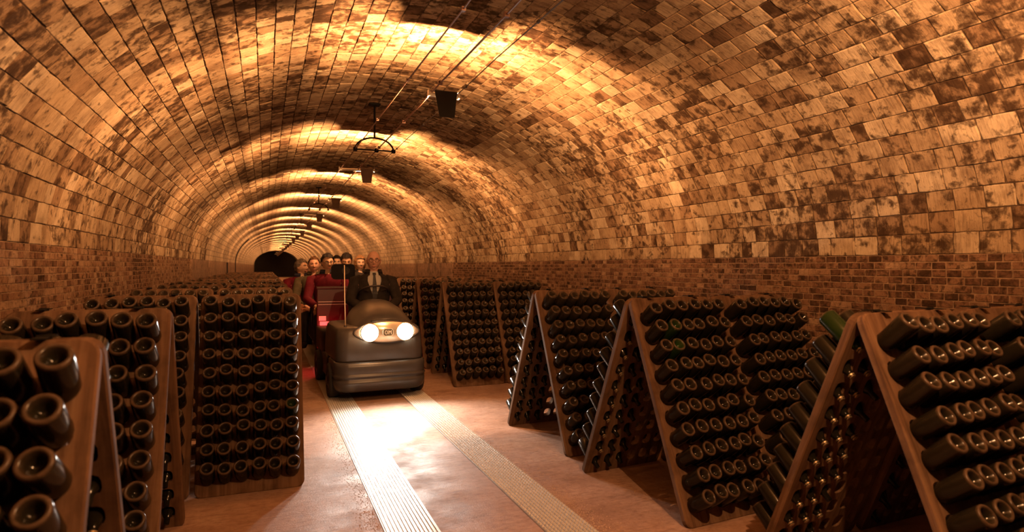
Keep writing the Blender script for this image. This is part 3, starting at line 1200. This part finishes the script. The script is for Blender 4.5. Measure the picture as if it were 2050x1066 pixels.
def person(name, loc, rz, scale, label, jacket, skin, hair, hair_style, head_yaw=0.0, head_pitch=0.0, glasses=False, tie=False,
           hands=None, collar=None, group=None, lean=0.0, legs=True, voxel=0.0072):
    """seated person facing -y; hips at the origin"""
    root = empty(name, loc, rz)
    root.scale = (scale, scale, scale)
    tag(root, label, 'person', group)
    sh = [Vector((s * 0.185, 0.0 - lean * .5, 0.50)) for s in (-1, 1)]
    hands = hands or [Vector((-0.15, -0.36, 0.13)), Vector((0.15, -0.36, 0.13))]
    elb = []
    for s, hp, sp_ in zip((-1, 1), hands, sh):
        mid = (sp_ + hp) / 2
        elb.append(mid + Vector((s * 0.10, 0.06, -0.09)))
    hc = Vector((0, -0.02 - lean * .7, 0.722))
    hm = Matrix.Translation(hc) @ Euler((head_pitch, 0, head_yaw)).to_matrix().to_4x4()
    tors = [(0.00, .165, .115), (.10, .160, .115), (.20, .150, .108), (.32, .165, .115), (.42, .185, .118), (.50, .185, .105), (.55, .13, .085), (.585, .075, .065)]

    def ring(z, a, b, grow, n=20):
        oy = -lean * z / .6
        return [((a + grow) * sin(2 * pi * j / n), oy - (b + grow) * cos(2 * pi * j / n), z) for j in range(n)]

    mb = MB()
    mb.loft([ring(z, a, b, 0) for z, a, b in tors])
    mb.tube([(0, 0.0 - lean * .6, .54), (0, -0.012 - lean * .65, .64), (0, -0.015 - lean * .7, .72)], [.062, .056, .056], 14)
    for i, s in enumerate((-1, 1)):
        mb.tube([sh[i] + Vector((-s * .03, 0, -.01)), sh[i] * .5 + elb[i] * .5, elb[i], elb[i] * .45 + hands[i] * .55, hands[i]], [.056, .050, .042, .039, .029], 12)
        # hand: palm, four fingers curled, thumb
        d = (hands[i] - elb[i]).normalized()
        side = d.cross(Vector((0, 0, 1))).normalized()
        upv = side.cross(d).normalized()
        pc = hands[i] + d * 0.045
        mb.tube([hands[i], pc, pc + d * .035], [.026, .036, .033], 10)
        for q in range(4):
            off = side * (q - 1.5) * 0.021
            l_ = (0.036, 0.042, 0.040, 0.030)[q]
            b0 = pc + d * 0.03 + off
            b1 = b0 + d * l_ * .8 - upv * 0.006
            b2 = b1 + d * l_ * .35 - upv * l_ * .7
            b3 = b2 - d * l_ * .2 - upv * l_ * .4
            mb.tube([b0, b1, b2, b3], [.0098, .0095, .009, .008], 8)
        t0 = pc - d * .012 + side * (-s) * .026
        mb.tube([t0, t0 + side * (-s) * .022 + d * .018, t0 + side * (-s) * .026 + d * .045 - upv * .01], [.012, .0105, .009], 8)
    if legs:
        for s in (-1, 1):
            mb.tube([(s * .085, 0.02, .03), (s * .11, -.2, .06), (s * .12, -.42, .055), (s * .12, -.44, -.12), (s * .12, -.42, -.38)], [.088, .080, .062, .056, .042], 12)
            mb.box((s * .12, -.48, -.41), (.085, .25, .075), bev=0.03)
    nu, nv = 44, 34
    vs_, fs = [], []
    for j in range(nv + 1):
        v = -pi / 2 + pi * j / nv
        for i in range(nu):
            vs_.append(hm @ head_point(2 * pi * i / nu - pi, v))
    for j in range(nv):
        for i in range(nu):
            fs.append((j * nu + i, j * nu + (i + 1) % nu, (j + 1) * nu + (i + 1) % nu, (j + 1) * nu + i))
    mb.add(vs_, fs)
    for s in (-1, 1):
        mb.ball(hm @ Vector((s * 0.080, 0.012, -0.004)), (.010, .018, .030), 10, 8, (0, s * .15, head_yaw + s * .3))
    me = remeshed(mb, voxel, 'body')
    me.materials.clear()
    for k_ in (skin, 'trouser'):
        me.materials.append(M[k_])
    mi = []
    for p in me.polygons:
        c = p.center
        mi.append(1 if (c.z < .10 and not any((c - h).length < .13 for h in hands)) else 0)
    me.polygons.foreach_set('material_index', mi)
    me.polygons.foreach_set('use_smooth', [True] * len(mi))
    link('body', me, root)
    # jacket: torso shell with a V opening, sleeves, collar
    mb = MB()
    mb.smooth = True
    n = 32
    jt = [(-.02, .175, .125), (.10, .172, .128), (.20, .168, .122), (.32, .182, .128), (.42, .200, .130), (.49, .202, .118), (.535, .165, .100), (.565, .105, .082)]
    vs_, fs = [], []
    for z, a, b in jt:
        gap = 0.0 if not tie else max(0.0, (z - .24) / .33) * 0.5
        oy = -lean * z / .6
        for j in range(n + 1):
            g = gap + (2 * pi - 2 * gap) * j / n
            vs_.append(((a + .012) * sin(g), oy - (b + .012) * cos(g), z))
    for i in range(len(jt) - 1):
        for j in range(n):
            fs.append((i * (n + 1) + j, i * (n + 1) + j + 1, (i + 1) * (n + 1) + j + 1, (i + 1) * (n + 1) + j))
    mb.add(vs_, fs)
    for i, s in enumerate((-1, 1)):
        w = hands[i] * .92 + elb[i] * .08
        mb.tube([sh[i] + Vector((-s * .05, 0, .005)), sh[i] + Vector((s * .025, 0, -.02)), sh[i] * .55 + elb[i] * .45 + Vector((s * .012, 0, 0)), elb[i], elb[i] * .5 + w * .5, w],
                [.062, .076, .068, .060, .054, .044], 14)
    jk = mb.build('jacket', jacket, root)
    mb = MB()
    mb.smooth = True
    k0 = 0.15 if tie else 0.10
    nn = 20
    cv, cf = [], []
    for q in range(nn + 1):
        a = k0 * pi + (2 - 2 * k0) * pi * q / nn
        for (rr, zz) in ((.118, .548), (.094, .625), (.108, .59)):
            cv.append((rr * sin(a), -lean * .62 - rr * .85 * cos(a) + 0.005, zz))
    for q in range(nn):
        for r_ in range(2):
            cf.append((q * 3 + r_, (q + 1) * 3 + r_, (q + 1) * 3 + r_ + 1, q * 3 + r_ + 1))
    mb.add(cv, cf)
    mb.build('collar', collar or jacket, root)
    if tie:
        mb = MB()
        mb.smooth = True
        n = 32
        rings = [ring(z, a, b, 0.006, n) for z, a, b in tors[3:]] + [ring(.60, .058, .058, 0.006, n)]
        mb.loft(rings, False)
        mb.build('shirt', 'shirt', root)
        mb = MB()
        zt = [(.585, .017, .075), (.565, .020, .088), (.55, .012, .096), (.46, .020, .132), (.34, .026, .139), (.28, .022, .135)]
        tv = []
        for z, w, d in zt:
            tv += [(-w, -d - .006 - lean * z / .6, z), (w, -d - .006 - lean * z / .6, z), (w, -d + .004 - lean * z / .6, z), (-w, -d + .004 - lean * z / .6, z)]
        tf = [(0, 1, 2, 3)]
        for q in range(len(zt) - 1):
            for r_ in range(4):
                tf.append((q * 4 + r_, q * 4 + (r_ + 1) % 4, (q + 1) * 4 + (r_ + 1) % 4, (q + 1) * 4 + r_))
        mb.add(tv, tf)
        mb.build('necktie', 'tie', root)
    # eyes, brows, mouth
    for s in (-1, 1):
        mb = MB()
        mb.smooth = True
        mb.ball(hm @ Vector((s * .031, -.0795, .010)), (.0115, .009, .0052), 12, 8)
        e = mb.build('eye', 'eye_white', root)
        mb = MB()
        mb.smooth = True
        mb.ball(hm @ Vector((s * .031, -.0875, .010)), (.0048, .0035, .0048), 10, 6)
        mb.build('iris', 'eye_dark', e)
        mb = MB()
        mb.smooth = True
        mb.tube([hm @ Vector((s * .014, -.0985, .028)), hm @ Vector((s * .032, -.0955, .034)), hm @ Vector((s * .050, -.083, .029))], [.0035, .0042, .0025], 6)
        mb.build('eyebrow', hair if hair else 'hair_grey', root)
    mb = MB()
    mb.smooth = True
    mb.ball(hm @ Vector((0, -.0925, -.0625)), (.023, .008, .0065), 14, 8)
    mb.build('lips', 'lips', root)
    if hair:
        mb = MB()
        mb.smooth = True
        nu, nv = 40, 28
        vs_, keep = [], []
        low = {'short': -0.25, 'receding': -0.25, 'long': -1.2}[hair_style]
        for j in range(nv + 1):
            v = -pi / 2 + pi * j / nv
            for i in range(nu):
                u = 2 * pi * i / nu - pi
                wob = 0.004 * sin(7 * u + 3 * v) + 0.003 * sin(13 * v + 2 * u)
                g = {'short': 0.012, 'receding': 0.009, 'long': 0.020}[hair_style] + wob + 0.004 * max(0, sin(v))
                vs_.append(hm @ head_point(u, v, g, True))
        fs = []
        for j in range(nv):
            v = -pi / 2 + pi * (j + .5) / nv
            for i in range(nu):
                u = 2 * pi * (i + .5) / nu - pi
                au = abs(u)
                line = 0.62 if hair_style != 'receding' else 0.82       # hairline over the brow
                if hair_style == 'long':
                    lim = line if au < 0.75 else low
                else:
                    lim = line if au < 0.85 else (line - (au - 0.85) / 0.5 * (line - 0.05) if au < 1.35 else (0.05 if au < 1.75 else -0.45))
                if v > lim:
                    fs.append((j * nu + i, j * nu + (i + 1) % nu, (j + 1) * nu + (i + 1) % nu, (j + 1) * nu + i))
        mb.add(vs_, fs)
        mb.build('hair', hair, root)
    if glasses:
        mb = MB()
        mb.smooth = True
        for s in (-1, 1):
            mb.tube([hm @ Vector((s * .032 + .023 * cos(2 * pi * q / 16), -.107 + .004 * abs(cos(2 * pi * q / 16)), .006 + .017 * sin(2 * pi * q / 16))) for q in range(16)], .0024, 6, closed=True)
            mb.tube([hm @ Vector((s * .055, -.103, .010)), hm @ Vector((s * .079, -.06, .012)), hm @ Vector((s * .082, .012, .010))], .0022, 6)
        mb.tube([hm @ Vector((-.010, -.108, .008)), hm @ Vector((0, -.112, .011)), hm @ Vector((.010, -.108, .008))], .0024, 6)
        mb.build('spectacles', 'frame', root)
    return root


# ================================================================== the tow tractor
TR = (1.25, 7.30)


def superhalf(w, h, z0, n=24, e=2.6, flat=0.0):
    """closed section: flat bottom at z0, superelliptic top"""
    pts = []
    for i in range(n + 1):
        a = pi * i / n
        c, s = cos(a), sin(a)
        pts.append((w * math.copysign(abs(c) ** (2 / e), c), z0 + h * abs(s) ** (2 / e)))
    return pts


tr = tag(empty('tow_tractor', (TR[0], TR[1], 0), R(2)), 'grey tow tractor with two blazing headlights coming along the floor strips', 'tractor')
HX = 0.06                                                    # the hood sits a little off the middle
mb = MB()
mb.smooth = True
secs = [(0.015, .36, .30), (0.02, .40, .36), (0.06, .43, .42), (0.14, .44, .475), (0.28, .44, .54), (0.45, .435, .59), (0.65, .42, .615), (0.82, .40, .61), (0.92, .38, .57)]
rings = []
for y, w, h in secs:
    rings.append([(HX + x, y, z) for x, z in superhalf(w, h, .52, 24, 2.3)])
mb.loft(rings)
mb.build('hood', 'hood', tr)
# lower body, full width with rounded corners in plan


def plan_ring(w, y0, y1, rc, z, bulge=0.0, n=6):
    pts = []
    for (cx, cy, a0) in ((w - rc, y0 + rc, -90), (w - rc, y1 - 0.04, 0), (-w + rc, y1 - 0.04, 90), (-w + rc, y0 + rc, 180)):
        r = rc if cy < y1 - 0.05 else 0.04
        for q in range(n + 1):
            a = R(a0 + 90 * q / n)
            x = cx + rc * cos(a)
            yy = cy + r * sin(a)
            if yy < y0 + rc:
                yy -= bulge * (1 - (x / w) ** 2)
            pts.append((x, yy, z))
    return pts


mb = MB()
mb.smooth = True
rr = []
for z, w, y0 in ((.45, .505, .0), (.47, .510, -.012), (.60, .508, -.006), (.70, .502, .0), (.77, .495, .02), (.82, .48, .05), (.845, .45, .10), (.85, .36, .18)):
    rr.append(plan_ring(w, y0, 1.05, .13, z, 0.05))
mb.loft(rr)
mb.build('front_body', 'hood', tr)
mb = MB()
mb.smooth = True
rr = []
for z, w, y0 in ((.10, .43, .06), (.115, .49, -.02), (.14, .515, -.05), (.20, .53, -.065), (.245, .53, -.068), (.255, .522, -.055), (.275, .522, -.055), (.285, .535, -.072),
                 (.30, .535, -.072), (.31, .524, -.058), (.33, .526, -.06), (.40, .530, -.06), (.44, .53, -.05), (.452, .52, -.03)):
    rr.append(plan_ring(w, y0, .55, .15, z, 0.055))
mb.loft(rr)
bp = mb.build('bumper', 'bumper', tr)
# headlight band: an eye-shaped pale reflector with two lamps and the badge
mb = MB()
mb.smooth = True
nb = 40
EYEZ = .785
rings = []
for (g, dy) in ((1.0, 0.03), (1.0, -0.012), (0.96, -0.022), (0.0, -0.026)):
    r_ = []
    for q in range(nb):
        a = 2 * pi * q / nb
        x = .375 * cos(a)
        zz = (.125 if sin(a) > 0 else .115) * sin(a) * (1 - .25 * abs(cos(a)) ** 3)
        X = x * g
        r_.append((HX + X, dy - 0.042 + 0.42 * X * X * .7, EYEZ + zz * g))
    rings.append(r_)
mb.loft(rings, False)
mb.build('headlight_band', 'reflector', tr)
mb = MB()
mb.smooth = True
mb.tube([(HX + .38 * cos(2 * pi * q / nb), -.05 + .29 * (.38 * cos(2 * pi * q / nb)) ** 2, EYEZ + (.13 if sin(2 * pi * q / nb) > 0 else .12) * sin(2 * pi * q / nb) * (1 - .25 * abs(cos(2 * pi * q / nb)) ** 3)) for q in range(nb)], .010, 8, closed=True)
mb.build('band_rim', 'bumper', tr)
mb = MB()
mb.smooth = True
mb.tube([(HX + .17 * t, -.01 + .05 * t * t, .905 + .025 * (1 - t * t)) for t in [q / 8 - 1 for q in range(17)]], .014, 8)
mb.build('hood_handle', 'hood', tr)
for s in (-1, 1):
    hx = HX + s * .205
    mb = MB()
    mb.smooth = True
    mb.lathe([(0, .022), (.055, .019), (.09, .008), (.098, 0.0), (.098, -.02)], 24, Matrix.Translation((hx, -.060, EYEZ)) @ Matrix.Rotation(R(90), 4, 'X'))
    h = mb.build('headlight', 'head_glow', tr)
    mb = MB()
    mb.smooth = True
    mb.tube([(hx + .102 * cos(2 * pi * q / 24), -.060, EYEZ + .102 * sin(2 * pi * q / 24)) for q in range(24)], .007, 6, closed=True)
    mb.build('headlight_rim', 'reflector', h)
    sp = bpy.data.lights.new('headlight_beam', 'SPOT')
    sp.energy = HEAD_WATT
    sp.color = (1.0, 0.90, 0.80)
    sp.spot_size = R(132)
    sp.spot_blend = 1.0
    sp.shadow_soft_size = 0.07
    lo = bpy.data.objects.new('headlight_beam', sp)
    COL.objects.link(lo)
    lo.parent = tr
    lo.location = (hx, -.17, EYEZ)
    lo.rotation_euler = (R(90 - 20), 0, pi)
# badge
mb = MB()
oc = [(.063, .022), (.045, .046), (-.045, .046), (-.063, .022), (-.063, -.022), (-.045, -.046), (.045, -.046), (.063, -.022)]
mb.prism([(HX + x, EYEZ + z) for x, z in oc], -.082, -.066)
bd = mb.build('badge', 'badge_dark', tr)


def strokes(mb, segs, w, y0, y1):
    for (x0, z0, x1, z1) in segs:
        d = Vector((x1 - x0, z1 - z0))
        l_ = d.length
        d /= l_
        nrm = Vector((-d.y, d.x)) * w / 2
        a = Vector((x0, z0)) - d * w / 2
        b_ = Vector((x1, z1)) + d * w / 2
        mb.prism([(p.x + HX, p.y + EYEZ) for p in (a + nrm, a - nrm, b_ - nrm, b_ + nrm)], y0, y1)


mb = MB()
ring_ = [(x * .92, z * .90) for x, z in oc]
strokes(mb, [(*ring_[i], *ring_[(i + 1) % 8]) for i in range(8)], .007, -.088, -.081)
mb.build('badge_border', 'badge_white', bd)
mb = MB()
ow, oh, ox = .013, .019, -.021
o_ = [(ox + ow, oh * .5), (ox + ow * .45, oh), (ox - ow * .45, oh), (ox - ow, oh * .5), (ox - ow, -oh * .5), (ox - ow * .45, -oh), (ox + ow * .45, -oh), (ox + ow, -oh * .5)]
strokes(mb, [(*o_[i], *o_[(i + 1) % 8]) for i in range(8)], .009, -.088, -.081)
mx = .022
strokes(mb, [(mx - .014, -oh, mx - .014, oh), (mx - .014, oh, mx, .002), (mx, .002, mx + .014, oh), (mx + .014, oh, mx + .014, -oh)], .009, -.088, -.081)
mb.build('badge_letters', 'badge_white', bd)
# fenders, chassis, seat, wheels
mb = MB()
mb.smooth = True
mb.loft([plan_ring(.50, .90, 1.95, .08, z) for z in (.16, .42)])
mb.loft([plan_ring(.515, 1.30, 1.98, .10, z) for z in (.42, .66, .70)])
mb.build('chassis', 'dark_paint', tr)
for (x, y) in ((-.50, .36), (.50, .36), (-.50, 1.60), (.50, 1.60)):
    mb = MB()
    mb.smooth = True
    mb.lathe([(.0, -.05), (.11, -.05), (.12, -.06), (.19, -.06), (.205, -.04), (.205, .04), (.19, .06), (.12, .06), (.11, .05), (0, .05)], 28, Matrix.Translation((x, y, .205)) @ Matrix.Rotation(R(90), 4, 'Y'))
    w_ = mb.build('wheel', 'rubber', tr)
    mb = MB()
    mb.smooth = True
    sx = -1 if x < 0 else 1
    mb.lathe([(0, .03), (.05, .03), (.06, .01), (.10, .008), (.105, -.01)], 20, Matrix.Translation((x + sx * .045, y, .205)) @ Matrix.Rotation(R(90) * sx, 4, 'Y'))
    mb.build('hub', 'dark_paint', w_)
mb = MB()
mb.box((.12, 1.50, .74), (.50, .46, .10), bev=.035)
mb.build('seat', 'dark_paint', tr)
mb = MB()
mb.box((.12, 1.74, .98), (.46, .10, .46), rot=(R(-8), 0, 0), bev=.035)
mb.build('backrest', 'dark_paint', tr)
mb = MB()
mb.smooth = True
swm = Matrix.Translation((.10, .98, 1.205)) @ Matrix.Rotation(R(-28), 4, 'X')
mb.tube([swm @ Vector((.19 * cos(2 * pi * q / 28), .19 * sin(2 * pi * q / 28), 0)) for q in range(28)], .013, 8, closed=True)
sw = mb.build('steering_wheel', 'dark_paint', tr)
mb = MB()
for q in range(3):
    a = 2 * pi * q / 3 + pi / 2
    mb.tube([swm @ Vector((0, 0, -.02)), swm @ Vector((.185 * cos(a), .185 * sin(a), 0))], .010, 6)
mb.build('spokes', 'dark_paint', sw)
mb = MB()
mb.tube([swm @ Vector((0, 0, -.01)), (.10, .86, .98)], .022, 8)
mb.build('steering_column', 'dark_paint', tr)
mb = MB()
mb.smooth = True
mb.tube([(-.385, .16, .83), (-.392, .17, 1.2), (-.392, .19, 1.56)], [.0075, .006, .005], 8)
wh = mb.build('whip_antenna', 'whip', tr)
mb = MB()
mb.smooth = True
mb.tube([(-.385, .16, .82), (-.385, .16, .86)], .018, 10)
mb.build('antenna_base', 'dark_paint', wh)
mb = MB()
mb.box((-.40, 2.0, .54), (.10, .04, .06), bev=.01)
mb.build('tail_light', 'red_glow', tr)
pl = bpy.data.lights.new('tail_glow', 'POINT')
pl.energy = 10
pl.color = (1.0, 0.03, 0.06)
pl.shadow_soft_size = 0.04
lo = bpy.data.objects.new('tail_glow', pl)
COL.objects.link(lo)
lo.parent = tr
lo.location = (-.40, 2.10, .55)

# ================================================================== passenger wagons
WX0, WX1 = 0.70, 1.92


def wagon(y0, label, first):
    root = tag(empty('passenger_wagon', ((WX0 + WX1) / 2, y0, 0)), label, 'wagon', 'wagons of the visitor train')
    hw = (WX1 - WX0) / 2
    L = 3.9
    mb = MB()
    mb.box((0, 0.02, .785), (2 * hw, .05, .91), bev=.012)
    fp = mb.build('front_panel', 'red_paint', root)
    mb = MB()
    mb.box((0, -.01, 1.23), (2 * hw + .02, .075, .035), bev=.008)
    mb.build('top_rail', 'red_paint', fp)
    for z in (1.02, .98):
        mb = MB()
        mb.box((-.10, -.008, z), (2 * hw - .24, .010, .008))
        mb.build('trim_line', 'pale_trim', fp)
    mb = MB()
    mb.box((0, -.03, .64), (2 * hw - .04, .06, .022), bev=.005)
    mb.build('shelf_rail', 'red_paint', fp)
    if first:
        for (x, z, w, h) in ((-.53, .775, .10, .07), (-.47, .70, .20, .06), (-.42, .36, .12, .08)):
            mb = MB()
            mb.box((x, -.012, z), (w, .012, h), bev=.003)
            mb.build('plate', 'pale_plate', fp)
    mb = MB()
    mb.box((0, L / 2, .30), (2 * hw - .1, L, .08))
    mb.build('floor_frame', 'dark_paint', root)
    for s in (-1, 1):
        mb = MB()
        mb.box((s * (hw - .02), L / 2, .90), (.04, L - .1, .05), bev=.01)
        mb.build('side_rail', 'dark_paint', root)
        for q in range(16):
            mb = MB()
            mb.box((s * (hw - .02), .18 + q * (L - .3) / 15, .62), (.03, .07, .56))
            mb.build('slat', 'dark_paint', root)
    for q in range(4):
        mb = MB()
        mb.box((0, .62 + q * .92, .60), (2 * hw - .12, .42, .07), bev=.02)
        mb.build('bench', 'dark_paint', root)
        mb = MB()
        mb.box((0, .86 + q * .92, .86), (2 * hw - .12, .06, .42), bev=.02)
        mb.build('bench_back', 'red_paint', root)
    for s in (-1, 1):
        for y in (.55, L - .55):
            mb = MB()
            mb.smooth = True
            mb.lathe([(.0, -.05), (.13, -.05), (.17, -.045), (.18, 0), (.17, .045), (.13, .05), (0, .05)], 24, Matrix.Translation((s * (hw - .10), y, .18)) @ Matrix.Rotation(R(90), 4, 'Y'))
            mb.build('wheel', 'rubber', root)
    mb = MB()
    mb.box((0, -.45, .26), (.08, .9, .06))
    mb.build('drawbar', 'dark_paint', root)
    if first:
        # black rounded panel with a round disc, and a red chain
        mb = MB()
        rr_ = []
        for (cx_, cz_, a0) in ((.11, .055, 0), (-.11, .055, 90), (-.11, -.055, 180), (.11, -.055, 270)):
            rr_ += [(-.235 + cx_ + .06 * cos(R(a0 + 15 * q)), 1.465 + cz_ + .06 * sin(R(a0 + 15 * q))) for q in range(7)]
        mb.prism(rr_, -.055, .015)
        pn = mb.build('black_panel', 'black_matte', root)
        mb = MB()
        mb.smooth = True
        mb.lathe([(0, .012), (.03, .010), (.05, 0), (.055, .008), (.06, 0)], 20, Matrix.Translation((-.20, -.055, 1.48)) @ Matrix.Rotation(R(90), 4, 'X'))
        mb.build('round_disc', 'rubber', pn)
        mb = MB()
        mb.tube([(-.13, 0, 1.19), (-.13, -.01, 1.40)], .02, 8)
        mb.build('panel_post', 'dark_paint', pn)
        mb = MB()
        mb.smooth = True
        for q in range(11):
            t = q / 10
            c = Vector((.02 - .10 * t, -.07 - .04 * t, 1.12 - .36 * t))
            a = pi / 2 * (q % 2)
            mb.tube([c + Vector((.013 * cos(g) * cos(a) - .007 * sin(g) * 0, .013 * cos(g) * sin(a), .026 * sin(g))) for g in [2 * pi * i / 10 for i in range(10)]], .0048, 6, closed=True)
        mb.build('chain', 'red_chain', root)
    return root


wagon(9.62, 'first dark red wagon behind the tractor, its front glowing red', True)
wagon(14.1, 'second dark wagon, following the first one into the tunnel', False)

# people: the driver and the passengers, each where the photograph shows the head
GP = 'visitors riding in the wagons'
HZ = 0.722


def seat_at(px, py, Y, scale, head_dx=0.0, head_dy=-0.02):
    """hip position so that the head centre falls on the given pixel at distance Y along the tunnel"""
    s, c = sin(YAW), cos(YAW)
    t = (px - 1025) / FPX
    X = Y * (t * c + s) / (c - t * s)
    zc = X * s + Y * c
    Z = EYE - (py - 533) * zc / FPX
    return (X, Y + 0.02 * scale, Z - HZ * scale)


person('person', seat_at(748, 523, 8.36, 1.12), R(-2), 1.12, 'bald driver in glasses, dark jacket, white shirt and black tie on the tractor',
       'jacket_black', 'skin_warm', None, 'short', head_yaw=R(-4), glasses=True, tie=True,
       hands=[Vector((-.17, -.34, .20)), Vector((.15, -.34, .20))])
person('person', seat_at(656, 526, 10.35, 1.16), R(-4), 1.16, 'dark-haired passenger in a crimson jacket with navy collar behind the red panel',
       'jacket_red', 'skin_tan', 'hair_dark', 'short', head_yaw=R(12), head_pitch=R(6), glasses=True, collar='collar_navy', group=GP)
person('person', seat_at(629, 531, 11.1, 1.14), R(-6), 1.14, 'brown-haired passenger in a dark coat, face lit orange',
       'jacket_olive', 'skin_warm', 'hair_brown', 'receding', head_yaw=R(2), group=GP)
person('person', seat_at(603, 535, 11.9, 1.14), R(14), 1.14, 'grey-haired passenger in a dark red jacket looking sideways, outermost',
       'jacket_red', 'skin_tan', 'hair_grey', 'short', head_yaw=R(34), group=GP, collar='collar_navy')
person('person', seat_at(721, 528, 11.3, 1.06), R(-4), 1.06, 'fair-haired smiling passenger beside the shoulder of the driver',
       'jacket_black', 'skin_pale', 'hair_fair', 'long', head_yaw=R(8), group=GP)
person('person', seat_at(674, 527, 12.0, 1.10), R(-4), 1.10, 'passenger almost hidden behind the crimson-jacketed one, pale face edge showing',
       'jacket_black', 'skin_pale', 'hair_dark', 'short', head_yaw=R(0), group=GP)
person('person', seat_at(694, 523, 10.9, 1.10), R(-4), 1.10, 'dark-haired passenger with face hidden behind the black rounded panel',
       'jacket_black', 'skin_tan', 'hair_dark', 'short', head_yaw=R(0), head_pitch=R(20), group=GP)
